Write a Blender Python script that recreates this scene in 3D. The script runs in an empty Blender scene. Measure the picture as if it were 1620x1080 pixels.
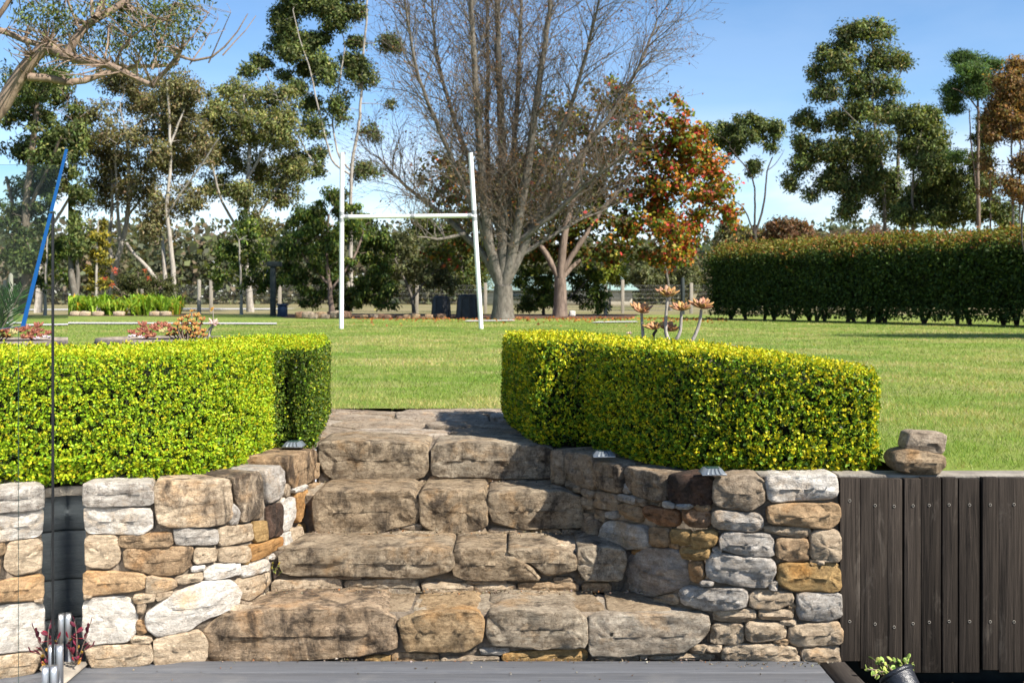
import bpy, math, random
import numpy as np
from mathutils import Vector, noise as mnoise

# ------------------------------------------------------------------ camera, sky, sun, exposure
SC = bpy.context.scene
COL = SC.collection
F, HY, ZC, CX = 1750.0, 470.0, 1.481, 810.0        # focal length in photo pixels, horizon row, eye height
LAWN = 0.75                                        # lawn level above the deck

cam_data = bpy.data.cameras.new('camera')
cam_data.sensor_width = 36.0
cam_data.lens = 36.0 * F / 1620.0
cam_data.shift_y = -(540.0 - HY) / 1620.0
cam_data.clip_start = 0.05
cam_data.clip_end = 3000.0
cam_data.dof.use_dof = True
cam_data.dof.focus_distance = 5.2
cam_data.dof.aperture_fstop = 6.3
cam = bpy.data.objects.new('camera', cam_data)
cam.location = (0, 0, ZC)
cam.rotation_euler = (math.radians(90), 0, 0)
COL.objects.link(cam)
SC.camera = cam

SUN_EL, SUN_TH = math.radians(44), math.radians(35)     # elevation; angle from +X towards the camera side
sun_dir = Vector((math.cos(SUN_TH) * math.cos(SUN_EL), -math.sin(SUN_TH) * math.cos(SUN_EL), math.sin(SUN_EL)))
sun_data = bpy.data.lights.new('sun', 'SUN')
sun_data.energy = 5.0
sun_data.angle = math.radians(0.5)
sun_data.color = (1.0, 0.94, 0.84)
sun = bpy.data.objects.new('sun', sun_data)
sun.rotation_euler = sun_dir.to_track_quat('Z', 'Y').to_euler()
sun.location = (20, -12, 25)
COL.objects.link(sun)

W = bpy.data.worlds.new('World')
SC.world = W
W.use_nodes = True
wn, wl = W.node_tree.nodes, W.node_tree.links
wn.clear()
w_out = wn.new('ShaderNodeOutputWorld')
w_bg = wn.new('ShaderNodeBackground')
w_bg.inputs['Strength'].default_value = 0.068
sky = wn.new('ShaderNodeTexSky')
sky.sky_type = 'NISHITA'
sky.sun_disc = False
sky.sun_elevation = SUN_EL
sky.sun_rotation = math.radians(90) + SUN_TH
sky.air_density = 1.0
sky.altitude = 1200.0
sky.dust_density = 0.1
sky.ozone_density = 2.5
# thin cloud low over the horizon, the same all the way round
tc = wn.new('ShaderNodeTexCoord')
sep = wn.new('ShaderNodeSeparateXYZ')
wl.new(tc.outputs['Generated'], sep.inputs[0])
mapn = wn.new('ShaderNodeMapping')
mapn.inputs['Scale'].default_value = (1.0, 1.0, 3.2)
mapn.inputs['Location'].default_value = (3.1, 0.7, 0.35)
wl.new(tc.outputs['Generated'], mapn.inputs[0])
cn = wn.new('ShaderNodeTexNoise')
cn.inputs['Scale'].default_value = 5.0
cn.inputs['Detail'].default_value = 7
cn.inputs['Roughness'].default_value = 0.55
wl.new(mapn.outputs[0], cn.inputs['Vector'])
cr = wn.new('ShaderNodeMapRange')
cr.inputs['From Min'].default_value = 0.36
cr.inputs['From Max'].default_value = 0.62
wl.new(cn.outputs[0], cr.inputs['Value'])
er = wn.new('ShaderNodeMapRange')
er.inputs['From Min'].default_value = 0.05
er.inputs['From Max'].default_value = 0.17
er.inputs['To Min'].default_value = 1.0
er.inputs['To Max'].default_value = 0.06
wl.new(sep.outputs['Z'], er.inputs['Value'])
mul = wn.new('ShaderNodeMath'); mul.operation = 'MULTIPLY'
wl.new(cr.outputs[0], mul.inputs[0]); wl.new(er.outputs[0], mul.inputs[1])
cmix = wn.new('ShaderNodeMixRGB')
cmix.inputs['Color2'].default_value = (8.6, 8.9, 9.6, 1)
wl.new(mul.outputs[0], cmix.inputs['Fac'])
hs = wn.new('ShaderNodeHueSaturation')
hs.inputs['Saturation'].default_value = 1.12
hs.inputs['Value'].default_value = 1.28
wl.new(sky.outputs[0], hs.inputs['Color'])
wl.new(hs.outputs[0], cmix.inputs['Color1'])
wl.new(cmix.outputs[0], w_bg.inputs['Color'])
wl.new(w_bg.outputs[0], w_out.inputs[0])

SC.view_settings.view_transform = 'Standard'
SC.view_settings.look = 'None'
SC.view_settings.exposure = 1.13
SC.view_settings.gamma = 1.0
SC.view_settings.use_curve_mapping = False
SC.render.engine = 'CYCLES'
SC.cycles.max_bounces = 10
SC.cycles.transparent_max_bounces = 24
SC.cycles.use_denoising = True

# ------------------------------------------------------------------ helpers
def P(x, y, Y):
    return np.array(((x - CX) / F * Y, Y, ZC - (y - HY) / F * Y))
def depth_at(y, z=LAWN):
    return (ZC - z) * F / (y - HY)
def G(x, y, z=LAWN):
    return P(x, y, depth_at(y, z))
def zoomed(ox, oy, s):
    return lambda pts: [(ox + u / s, oy + v / s) for u, v in pts]

ORG = {}
def place(o, origin, parent):
    origin = np.array(origin, float)
    ORG[o.name] = origin
    COL.objects.link(o)
    if parent is not None:
        o.parent = parent
        o.location = origin - ORG[parent.name]
    else:
        o.location = origin
    return o

def tag(o, label=None, cat=None, group=None, kind=None):
    if label: o['label'] = label
    if cat: o['category'] = cat
    if group: o['group'] = group
    if kind: o['kind'] = kind
    return o

def thing(name, label, cat, loc, group=None):
    o = bpy.data.objects.new(name, None)
    o.empty_display_size = 0.1
    place(o, loc, None)
    return tag(o, label, cat, group, 'thing')

def mk(name, V, Q=None, T=None, mat=None, parent=None, smooth=False, col=None, origin=None):
    V = np.asarray(V, np.float64)
    if origin is None:
        origin = V.mean(axis=0) if len(V) < 20000 else np.array((V[:, 0].mean(), V[:, 1].mean(), V[:, 2].min()))
    me = bpy.data.meshes.new(name)
    nv = len(V)
    me.vertices.add(nv)
    me.vertices.foreach_set('co', (V - origin).astype(np.float32).ravel())
    idx, tot = [], []
    if Q is not None and len(Q):
        Q = np.asarray(Q, np.int32); idx.append(Q.ravel()); tot.append(np.full(len(Q), 4, np.int32))
    if T is not None and len(T):
        T = np.asarray(T, np.int32); idx.append(T.ravel()); tot.append(np.full(len(T), 3, np.int32))
    idx = np.concatenate(idx); tot = np.concatenate(tot)
    me.loops.add(len(idx))
    me.loops.foreach_set('vertex_index', idx)
    me.polygons.add(len(tot))
    st = np.zeros(len(tot), np.int32); st[1:] = np.cumsum(tot)[:-1]
    me.polygons.foreach_set('loop_start', st)
    me.polygons.foreach_set('loop_total', tot)
    if smooth:
        me.polygons.foreach_set('use_smooth', np.ones(len(tot), bool))
    me.update(calc_edges=True)
    if col is not None:
        a = me.attributes.new('Col', 'FLOAT_COLOR', 'POINT')
        c4 = np.ones((nv, 4), np.float32); c4[:, :3] = col
        a.data.foreach_set('color', c4.ravel())
    if mat is not None:
        me.materials.append(mat)
    o = bpy.data.objects.new(name, me)
    place(o, origin, parent)
    return o

class MB:
    """collects simple shapes into one mesh"""
    def __init__(s): s.V = []; s.Q = []; s.T = []
    def add(s, V, Q=(), T=()):
        n = len(s.V)
        s.V += [tuple(v) for v in V]
        s.Q += [tuple(i + n for i in q) for q in Q]
        s.T += [tuple(i + n for i in t) for t in T]
        return s
    def box(s, x0, x1, y0, y1, z0, z1, b=0.0):
        if b <= 0:
            V = [(x, y, z) for z in (z0, z1) for y in (y0, y1) for x in (x0, x1)]
            Q = [(0, 2, 3, 1), (4, 5, 7, 6), (0, 1, 5, 4), (2, 6, 7, 3), (0, 4, 6, 2), (1, 3, 7, 5)]
            return s.add(V, Q)
        V = []; idx = {}
        for ix, (xo, xi) in enumerate(((x0, x0 + b), (x1, x1 - b))):
            for iy, (yo, yi) in enumerate(((y0, y0 + b), (y1, y1 - b))):
                for iz, (zo, zi) in enumerate(((z0, z0 + b), (z1, z1 - b))):
                    idx[ix, iy, iz, 'x'] = len(V); V.append((xo, yi, zi))
                    idx[ix, iy, iz, 'y'] = len(V); V.append((xi, yo, zi))
                    idx[ix, iy, iz, 'z'] = len(V); V.append((xi, yi, zo))
        Q, T = [], []
        for i in (0, 1):
            q = [idx[i, 0, 0, 'x'], idx[i, 1, 0, 'x'], idx[i, 1, 1, 'x'], idx[i, 0, 1, 'x']]; Q.append(q[::-1] if i == 0 else q)
            q = [idx[0, i, 0, 'y'], idx[1, i, 0, 'y'], idx[1, i, 1, 'y'], idx[0, i, 1, 'y']]; Q.append(q if i == 0 else q[::-1])
            q = [idx[0, 0, i, 'z'], idx[1, 0, i, 'z'], idx[1, 1, i, 'z'], idx[0, 1, i, 'z']]; Q.append(q[::-1] if i == 0 else q)
        for a in (0, 1):
            for c in (0, 1):
                q = [idx[0, a, c, 'y'], idx[1, a, c, 'y'], idx[1, a, c, 'z'], idx[0, a, c, 'z']]; Q.append(q if (a == c) == False else q[::-1])
                q = [idx[a, 0, c, 'x'], idx[a, 1, c, 'x'], idx[a, 1, c, 'z'], idx[a, 0, c, 'z']]; Q.append(q if (a == c) else q[::-1])
                q = [idx[a, c, 0, 'x'], idx[a, c, 1, 'x'], idx[a, c, 1, 'y'], idx[a, c, 0, 'y']]; Q.append(q if (a == c) == False else q[::-1])
        for a in (0, 1):
            for c in (0, 1):
                for e in (0, 1):
                    T.append((idx[a, c, e, 'x'], idx[a, c, e, 'y'], idx[a, c, e, 'z']))
        return s.add(V, Q, T)
    def lathe(s, prof, cx=0, cy=0, n=24, cap=True, sx=1.0, sy=1.0):
        V, Q, T = [], [], []
        for (r, z) in prof:
            for k in range(n):
                a = 2 * math.pi * k / n
                V.append((cx + r * math.cos(a) * sx, cy + r * math.sin(a) * sy, z))
        for i in range(len(prof) - 1):
            for k in range(n):
                k2 = (k + 1) % n
                Q.append((i * n + k, i * n + k2, (i + 1) * n + k2, (i + 1) * n + k))
        if cap:
            for i, flip in ((0, True), (len(prof) - 1, False)):
                c0 = len(V); V += V[i * n:(i + 1) * n]; c = len(V); V.append((cx, cy, prof[i][1]))
                for k in range(n):
                    t = (c0 + k, c0 + (k + 1) % n, c)
                    T.append(t[::-1] if flip else t)
        return s.add(V, Q, T)
    def tube(s, pts, rad, n=8, cap=True):
        V, Q = tubes_np(np.array([pts], float), np.array([rad if hasattr(rad, '__len__') else [rad] * len(pts)], float), n)
        T = []
        if cap:
            V = V.tolist(); m = len(pts)
            for i, flip in ((0, True), (m - 1, False)):
                c0 = len(V); V += [list(q) for q in V[i * n:(i + 1) * n]]; c = len(V); V.append(tuple(pts[i]))
                for k in range(n):
                    t = (c0 + k, c0 + (k + 1) % n, c)
                    T.append(t[::-1] if flip else t)
        return s.add(V, Q.tolist(), T)
    def build(s, name, mat, parent=None, smooth=False, origin=None):
        return mk(name, np.array(s.V), s.Q or None, s.T or None, mat, parent, smooth, origin=origin)

def norm(v):
    return v / np.maximum(np.linalg.norm(v, axis=-1, keepdims=True), 1e-9)

def tubes_np(Pt, R, n=5):
    """N paths of k points -> tube vertices and quads"""
    N, k, _ = Pt.shape
    d = np.empty_like(Pt)
    d[:, 1:-1] = Pt[:, 2:] - Pt[:, :-2]; d[:, 0] = Pt[:, 1] - Pt[:, 0]; d[:, -1] = Pt[:, -1] - Pt[:, -2]
    d = norm(d)
    ref = np.zeros_like(d); ref[..., 2] = 1.0
    vert = np.abs(d[..., 2]) > 0.92
    m = vert.mean(axis=1) > 0.3
    ref[m] = (0.0, 1.0, 0.02)
    u = norm(np.cross(d, ref)); w = np.cross(u, d)
    a = np.arange(n) * 2 * np.pi / n
    V = Pt[:, :, None, :] + R[:, :, None, None] * (u[:, :, None, :] * np.cos(a)[None, None, :, None] + w[:, :, None, :] * np.sin(a)[None, None, :, None])
    base = (np.arange(N) * k * n)[:, None, None] + (np.arange(k - 1) * n)[None, :, None]
    j = np.arange(n)[None, None, :]; j2 = (np.arange(n) + 1) % n
    Q = np.stack([base + j, base + n + j, base + n + j2[None, None, :], base + j2[None, None, :]], axis=-1).reshape(-1, 4)
    return V.reshape(-1, 3), Q

def leaf_quads(pos, d, length, width, rng, fold=0.15, face=None):
    """rhombic leaves: base at pos, pointing along d"""
    N = len(pos)
    d = norm(d)
    side = norm(np.cross(d, rng.normal(size=(N, 3)) if face is None else face + rng.normal(0, 0.45, (N, 3))))
    nrm = np.cross(side, d)
    L = np.asarray(length)[:, None]; Wd = np.asarray(width)[:, None]
    V = np.empty((N, 4, 3))
    V[:, 0] = pos
    V[:, 1] = pos + d * L * 0.5 + side * Wd * 0.5 + nrm * L * fold
    V[:, 2] = pos + d * L
    V[:, 3] = pos + d * L * 0.5 - side * Wd * 0.5 + nrm * L * fold
    Q = np.arange(N * 4).reshape(N, 4)
    return V.reshape(-1, 3), Q

def pick(pal, n, rng, jit=0.18):
    cols = np.array([c for c, w in pal]); w = np.array([w for c, w in pal], float)
    c = cols[rng.choice(len(cols), n, p=w / w.sum())]
    c = c * (1 + rng.normal(0, jit, (n, 1))) * (1 + rng.normal(0, 0.06, (n, 3)))
    return np.clip(c, 0.003, 0.95)

# ------------------------------------------------------------------ materials
def mat_new(name):
    m = bpy.data.materials.new(name); m.use_nodes = True
    nt = m.node_tree; nt.nodes.clear()
    return m, nt.nodes, nt.links
class N_:
    def __init__(s, name):
        s.m, s.n, s.l = mat_new(name)
        s.out = s.n.new('ShaderNodeOutputMaterial')
    def node(s, t, ins=None, **kw):
        nd = s.n.new(t)
        for k, v in kw.items(): setattr(nd, k, v)
        for k, v in (ins or {}).items():
            if hasattr(v, 'is_linked') or isinstance(v, bpy.types.NodeSocket): s.l.new(v, nd.inputs[k])
            else: nd.inputs[k].default_value = v
        return nd
    def noise(s, vec, scale, detail=5, rough=0.55, dist=0.0):
        nd = s.node('ShaderNodeTexNoise', {'Scale': scale, 'Detail': detail, 'Roughness': rough, 'Distortion': dist})
        if vec is not None: s.l.new(vec, nd.inputs['Vector'])
        return nd.outputs[0]
    def ramp(s, val, a, b, lo=0.0, hi=1.0):
        return s.node('ShaderNodeMapRange', {'Value': val, 'From Min': a, 'From Max': b, 'To Min': lo, 'To Max': hi}).outputs[0]
    def mix(s, fac, a, b, blend='MIX'):
        return s.node('ShaderNodeMixRGB', {'Fac': fac, 'Color1': a, 'Color2': b}, blend_type=blend).outputs[0]
    def math(s, op, a, b):
        nd = s.node('ShaderNodeMath', operation=op)
        for i, v in enumerate((a, b)):
            if isinstance(v, bpy.types.NodeSocket): s.l.new(v, nd.inputs[i])
            else: nd.inputs[i].default_value = v
        return nd.outputs[0]
    def mapping(s, vec, scale=(1, 1, 1), rot=(0, 0, 0)):
        return s.node('ShaderNodeMapping', {'Vector': vec, 'Scale': scale, 'Rotation': rot}).outputs[0]
    def coords(s, which='Object'):
        v = s.node('ShaderNodeTexCoord').outputs[which]
        return v
    def rand_coords(s):
        tcn = s.node('ShaderNodeTexCoord').outputs['Object']
        oi = s.node('ShaderNodeObjectInfo')
        mulv = s.node('ShaderNodeVectorMath', operation='SCALE')
        cb = s.node('ShaderNodeCombineXYZ', {'X': oi.outputs['Random'], 'Y': 0.37, 'Z': oi.outputs['Random']}).outputs[0]
        s.l.new(cb, mulv.inputs[0]); mulv.inputs['Scale'].default_value = 37.0
        add = s.node('ShaderNodeVectorMath', operation='ADD')
        s.l.new(tcn, add.inputs[0]); s.l.new(mulv.outputs[0], add.inputs[1])
        return add.outputs[0], oi
    def bump(s, h, dist, strength=1.0, prev=None):
        nd = s.node('ShaderNodeBump', {'Height': h, 'Distance': dist, 'Strength': strength})
        if prev is not None: s.l.new(prev, nd.inputs['Normal'])
        return nd.outputs[0]
    def principled(s, color, rough=0.8, spec=0.3, normal=None, metallic=0.0, **kw):
        nd = s.node('ShaderNodeBsdfPrincipled', {'Base Color': color, 'Roughness': rough, 'Specular IOR Level': spec, 'Metallic': metallic})
        if normal is not None: s.l.new(normal, nd.inputs['Normal'])
        for k, v in kw.items(): nd.inputs[k].default_value = v
        return nd.outputs[0]
    def done(s, sh):
        s.l.new(sh, s.out.inputs['Surface']); return s.m

def rgb(*c): return (*c, 1.0)

def m_stone():
    b = N_('sandstone')
    v, oi = b.rand_coords()
    base = oi.outputs['Color']; stain_amt = oi.outputs['Alpha']
    band = b.noise(b.mapping(v, (2.0, 2.0, 7.0)), 3.0, 10, 0.72, 0.25)
    light = b.mix(1.0, base, rgb(1.16, 1.15, 1.13), 'MULTIPLY')
    dark = b.mix(1.0, base, rgb(0.66, 0.62, 0.58), 'MULTIPLY')
    c = b.mix(b.ramp(band, 0.38, 0.62), dark, light)
    fine = b.noise(b.mapping(v, (5, 5, 40)), 2.4, 9, 0.75, 0.2)
    c = b.mix(b.ramp(fine, 0.46, 0.64, 0, 0.5), c, b.mix(1.0, c, rgb(0.58, 0.53, 0.49), 'MULTIPLY'))
    iron = b.noise(v, 5.0, 6, 0.65, 0.4)
    rust = b.mix(1.0, base, rgb(1.15, 0.80, 0.44), 'MULTIPLY')
    c = b.mix(b.ramp(iron, 0.54, 0.70, 0, 0.55), c, rust)
    st = b.noise(b.mapping(v, (1.5, 1.5, 0.8)), 6.5, 10, 0.70, 0.5)
    th = b.math('SUBTRACT', 0.715, b.math('MULTIPLY', stain_amt, 0.42))
    sm = b.ramp(b.math('SUBTRACT', st, th), -0.04, 0.10, 0, 0.84)
    c = b.mix(sm, c, rgb(0.05, 0.040, 0.034))
    li = b.noise(v, 34, 6, 0.72)
    c = b.mix(b.ramp(li, 0.50, 0.62, 0, 0.55), c, b.mix(1.0, c, rgb(1.55, 1.55, 1.55), 'MULTIPLY'))
    dk = b.noise(v, 42, 7, 0.80)
    cl0 = b.node('ShaderNodeMapRange', {'Value': stain_amt, 'From Min': 0.0, 'From Max': 0.22, 'To Min': 0.28, 'To Max': 1.0}).outputs[0]
    c = b.mix(b.math('MULTIPLY', b.ramp(dk, 0.39, 0.50, 0.70, 0.0), cl0), c, b.mix(1.0, c, rgb(0.36, 0.32, 0.29), 'MULTIPLY'))
    clean = b.node('ShaderNodeMapRange', {'Value': stain_amt, 'From Min': 0.0, 'From Max': 0.22, 'To Min': 0.30, 'To Max': 1.0}).outputs[0]
    grain = b.noise(v, 300, 3, 0.7)
    c = b.mix(b.ramp(grain, 0.35, 0.65, 0.0, 0.45), c, b.mix(1.0, c, rgb(0.55, 0.52, 0.49), 'MULTIPLY'))
    n1 = b.bump(b.noise(b.mapping(v, (1, 1, 2.4)), 20, 12, 0.66, 0.3), 0.030, 1.0)
    n2 = b.bump(fine, 0.006, 0.8, n1)
    cr = b.node('ShaderNodeTexVoronoi', {'Vector': b.mapping(v, (1, 1, 1.9)), 'Scale': 9.0}, feature='DISTANCE_TO_EDGE')
    n2b = b.bump(b.ramp(cr.outputs['Distance'], 0.0, 0.03), 0.004, 0.5, n2)
    n2c = b.bump(b.noise(v, 62, 6, 0.72), 0.010, 1.0, n2b)
    n3 = b.bump(b.noise(v, 190, 5, 0.75), 0.0046, 1.0, n2c)
    return b.done(b.principled(c, 0.92, 0.12, n3))
M = {}
M['stone'] = m_stone()

def m_plain(name, c1, c2, scale=8, rough=0.85, bump=0.0, bscale=60, spec=0.3, stretch=(1, 1, 1), metallic=0.0, detail=6):
    b = N_(name)
    v = b.mapping(b.coords(), stretch)
    n = b.noise(v, scale, detail, 0.6, 0.3)
    c = b.mix(b.ramp(n, 0.32, 0.68), rgb(*c1), rgb(*c2))
    nm = b.bump(b.noise(v, bscale, 6, 0.65), bump, 1.0) if bump else None
    return b.done(b.principled(c, rough, spec, nm, metallic))

M['mortar'] = m_plain('wall_backfill', (0.10, 0.08, 0.06), (0.24, 0.19, 0.14), 14, 0.95, 0.02, 30)
M['soil'] = m_plain('soil', (0.035, 0.025, 0.02), (0.11, 0.08, 0.06), 22, 0.95, 0.03, 40)
M['concrete'] = m_plain('concrete', (0.19, 0.165, 0.135), (0.36, 0.32, 0.265), 9, 0.9, 0.006, 70)
M['pale_concrete'] = m_plain('pale_concrete', (0.42, 0.40, 0.40), (0.55, 0.53, 0.52), 3, 0.9)
M['white_pipe'] = m_plain('white_pipe', (0.74, 0.74, 0.73), (0.82, 0.82, 0.80), 5, 0.35, spec=0.5)
M['pipe_joint'] = m_plain('grey_joint', (0.20, 0.21, 0.23), (0.30, 0.31, 0.32), 8, 0.5)
M['steel'] = m_plain('brushed_steel', (0.36, 0.37, 0.39), (0.50, 0.51, 0.53), 30, 0.42, metallic=1.0, stretch=(1, 1, 0.1))
M['black_plastic'] = m_plain('black_plastic', (0.012, 0.013, 0.014), (0.03, 0.03, 0.032), 6, 0.5, 0.004, 20)
M['bin_blue'] = m_plain('dark_blue_plastic', (0.012, 0.025, 0.055), (0.02, 0.04, 0.08), 5, 0.5)
M['black_pot'] = m_plain('black_pot', (0.012, 0.013, 0.016), (0.03, 0.032, 0.04), 10, 0.28, 0.003, 30, spec=0.5, stretch=(1, 1, 6))
M['terracotta'] = m_plain('weathered_bowl', (0.10, 0.085, 0.07), (0.30, 0.25, 0.20), 9, 0.9, 0.008, 40)
M['old_post'] = m_plain('weathered_post', (0.24, 0.21, 0.17), (0.40, 0.36, 0.30), 10, 0.9, 0.01, 30, stretch=(4, 4, 0.5))
M['dark_post'] = m_plain('dark_post', (0.015, 0.02, 0.02), (0.035, 0.045, 0.045), 10, 0.8)
M['wire'] = m_plain('galvanised_wire', (0.16, 0.16, 0.16), (0.24, 0.24, 0.24), 10, 0.5)
M['roof_green'] = m_plain('green_roof', (0.20, 0.30, 0.27), (0.27, 0.37, 0.33), 2, 0.6, stretch=(6, 1, 1))
M['cream'] = m_plain('cream_wall', (0.42, 0.38, 0.30), (0.5, 0.46, 0.38), 2, 0.9)
M['mulch'] = m_plain('bark_mulch', (0.06, 0.035, 0.022), (0.16, 0.09, 0.055), 18, 0.95, 0.03, 40)
M['twig'] = m_plain('hedge_twigs', (0.012, 0.018, 0.006), (0.035, 0.038, 0.014), 40, 0.95, 0.02, 60)

def m_deck():
    b = N_('composite_decking')
    v, oi = b.rand_coords()
    g = b.noise(b.mapping(v, (1.2, 40, 40)), 3.0, 6, 0.6)
    c = b.mix(b.ramp(g, 0.3, 0.7), rgb(0.062, 0.066, 0.075), rgb(0.115, 0.119, 0.130))
    s = b.noise(v, 5, 5, 0.6)
    c = b.mix(b.ramp(s, 0.55, 0.75, 0, 0.5), c, rgb(0.15, 0.148, 0.146))
    sp = b.noise(v, 120, 2)
    c = b.mix(b.ramp(sp, 0.68, 0.74, 0, 0.4), c, rgb(0.3, 0.28, 0.25))
    nm = b.bump(g, 0.002, 1.0)
    return b.done(b.principled(c, 0.62, 0.35, nm))
M['deck'] = m_deck()

def m_timber():
    b = N_('weathered_dark_timber')
    v, oi = b.rand_coords()
    g = b.noise(b.mapping(v, (34, 34, 1.1)), 2.2, 9, 0.68, 0.6)
    c = b.mix(b.ramp(g, 0.30, 0.68), rgb(0.007, 0.0058, 0.005), rgb(0.056, 0.044, 0.035))
    tint = b.node('ShaderNodeMapRange', {'Value': oi.outputs['Random'], 'To Min': 0.65, 'To Max': 1.35}).outputs[0]
    tv = b.node('ShaderNodeCombineXYZ', {'X': tint, 'Y': tint, 'Z': tint}).outputs[0]
    c = b.mix(1.0, c, tv, 'MULTIPLY')
    pale = b.noise(b.mapping(v, (6, 6, 2)), 1.8, 8, 0.7, 0.5)
    c = b.mix(b.ramp(pale, 0.58, 0.78, 0, 0.55), c, rgb(0.17, 0.145, 0.12))
    fl = b.noise(v, 95, 4, 0.6)
    c = b.mix(b.ramp(fl, 0.70, 0.76, 0, 0.7), c, rgb(0.30, 0.22, 0.15))
    nm = b.bump(g, 0.006, 1.0)
    return b.done(b.principled(c, 0.88, 0.12, nm))
M['timber'] = m_timber()
M['charcoal'] = m_plain('charcoal_sleeper', (0.075, 0.09, 0.10), (0.13, 0.15, 0.16), 5, 0.75, 0.004, 40, stretch=(1, 1, 8))

def m_leaf(name, trans=0.35, rough=0.45, spec=0.35):
    b = N_(name)
    col = b.node('ShaderNodeAttribute', attribute_name='Col').outputs['Color']
    pr = b.principled(col, rough, spec)
    tcol = b.mix(1.0, col, rgb(1.25, 1.2, 0.55), 'MULTIPLY')
    tr = b.node('ShaderNodeBsdfTranslucent', {'Color': tcol}).outputs[0]
    ms = b.node('ShaderNodeMixShader', {'Fac': trans})
    b.l.new(pr, ms.inputs[1]); b.l.new(tr, ms.inputs[2])
    return b.done(ms.outputs[0])
M['leaf'] = m_leaf('leaves', 0.35, 0.55, 0.2)
M['hedge_leaf'] = m_leaf('box_leaves', 0.30, 0.50, 0.22)
M['grass'] = m_leaf('grass_blades', 0.3, 0.6, 0.2)

def m_flesh():
    b = N_('succulent_flesh')
    col = b.node('ShaderNodeAttribute', attribute_name='Col').outputs['Color']
    v = b.coords()
    n = b.noise(v, 60, 4)
    c = b.mix(b.ramp(n, 0.4, 0.7, 0, 0.2), col, rgb(0.34, 0.20, 0.15))
    return b.done(b.principled(c, 0.55, 0.3, None, 0.0, **{'Subsurface Weight': 0.0}))
M['flesh'] = m_flesh()

def m_lawn():
    b = N_('lawn_turf')
    v = b.coords()
    a = b.noise(v, 0.22, 6, 0.65)
    c = b.mix(b.ramp(a, 0.38, 0.62), rgb(0.12, 0.205, 0.024), rgb(0.215, 0.27, 0.048))
    p = b.noise(b.mapping(v, (1, 1.6, 1)), 0.9, 6, 0.65, 0.4)
    c = b.mix(b.ramp(p, 0.46, 0.66, 0, 0.85), c, rgb(0.33, 0.29, 0.12))
    f = b.noise(v, 9, 5, 0.7)
    c = b.mix(b.ramp(f, 0.35, 0.65, 0.0, 0.45), c, rgb(0.06, 0.11, 0.018))
    f2 = b.noise(v, 60, 3, 0.7)
    c = b.mix(b.ramp(f2, 0.4, 0.7, 0.0, 0.35), c, rgb(0.20, 0.24, 0.07))
    nm = b.bump(f2, 0.03, 0.6)
    return b.done(b.principled(c, 0.9, 0.1, nm))
M['lawn'] = m_lawn()
def m_paddock():
    b = N_('dry_paddock')
    v = b.coords()
    a = b.noise(v, 0.2, 5, 0.6)
    c = b.mix(b.ramp(a, 0.35, 0.65), rgb(0.14, 0.14, 0.05), rgb(0.26, 0.21, 0.12))
    return b.done(b.principled(c, 0.95, 0.1))
M['paddock'] = m_paddock()

def m_bark(name, c1, c2, c3, stretch=(3, 3, 0.6), scale=3.0):
    b = N_(name)
    v = b.mapping(b.coords(), stretch)
    n = b.noise(v, scale, 7, 0.65, 0.5)
    c = b.mix(b.ramp(n, 0.32, 0.60), rgb(*c1), rgb(*c2))
    n2 = b.noise(v, scale * 0.7, 4, 0.6, 1.0)
    c = b.mix(b.ramp(n2, 0.55, 0.68, 0, 0.8), c, rgb(*c3))
    nm = b.bump(n, 0.03, 0.8)
    return b.done(b.principled(c, 0.9, 0.15, nm))
M['bark_pale'] = m_bark('pale_gum_bark', (0.22, 0.195, 0.165), (0.38, 0.345, 0.30), (0.12, 0.095, 0.08))
M['bark_grey'] = m_bark('grey_bark', (0.075, 0.066, 0.055), (0.165, 0.145, 0.12), (0.20, 0.185, 0.16), (2, 2, 0.9), 5)
M['bark_brown'] = m_bark('brown_bark', (0.10, 0.075, 0.06), (0.22, 0.165, 0.13), (0.05, 0.04, 0.035))
M['bark_dark'] = m_bark('dark_bark', (0.035, 0.03, 0.027), (0.085, 0.07, 0.06), (0.02, 0.018, 0.016))
M['bark_pink'] = m_bark('angophora_bark', (0.15, 0.105, 0.078), (0.27, 0.20, 0.15), (0.07, 0.052, 0.042))
M['twigs_brown'] = m_bark('fine_twigs', (0.10, 0.07, 0.05), (0.19, 0.14, 0.095), (0.17, 0.10, 0.07))

def m_glass(name='fence_glass', tint=(0.93, 0.97, 0.95), ior=1.5):
    b = N_(name)
    fr = b.node('ShaderNodeFresnel', {'IOR': ior}).outputs[0]
    tr = b.node('ShaderNodeBsdfTransparent', {'Color': rgb(*tint)}).outputs[0]
    gl = b.node('ShaderNodeBsdfGlossy', {'Color': rgb(1, 1, 1), 'Roughness': 0.0}).outputs[0]
    ms = b.node('ShaderNodeMixShader', {'Fac': fr})
    b.l.new(tr, ms.inputs[1]); b.l.new(gl, ms.inputs[2])
    return b.done(ms.outputs[0])
M['glass'] = m_glass()
M['glass_dark'] = m_glass('fence_glass_tinted', (0.84, 0.89, 0.87), 1.22)
def m_edge():
    b = N_('polished_glass_edge')
    return b.done(b.principled(rgb(0.006, 0.055, 0.17), 0.4, 0.12))  # blue of the reflected sky is put into the base colour
M['glass_edge'] = m_edge()
def m_edge2():
    b = N_('green_glass_edge')
    return b.done(b.principled(rgb(0.03, 0.06, 0.055), 0.15, 0.6))
M['glass_end'] = m_edge2()
M['screw'] = m_plain('dull_screw', (0.20, 0.18, 0.15), (0.34, 0.31, 0.26), 300, 0.5, spec=0.4)
M['black_seal'] = m_plain('black_seal', (0.006, 0.007, 0.008), (0.012, 0.013, 0.014), 20, 0.5)
def m_clear():
    b = N_('solar_light_housing')
    return b.done(b.principled(rgb(0.14, 0.16, 0.18), 0.32, 0.4, None, 0.15))
M['housing'] = m_clear()
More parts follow.
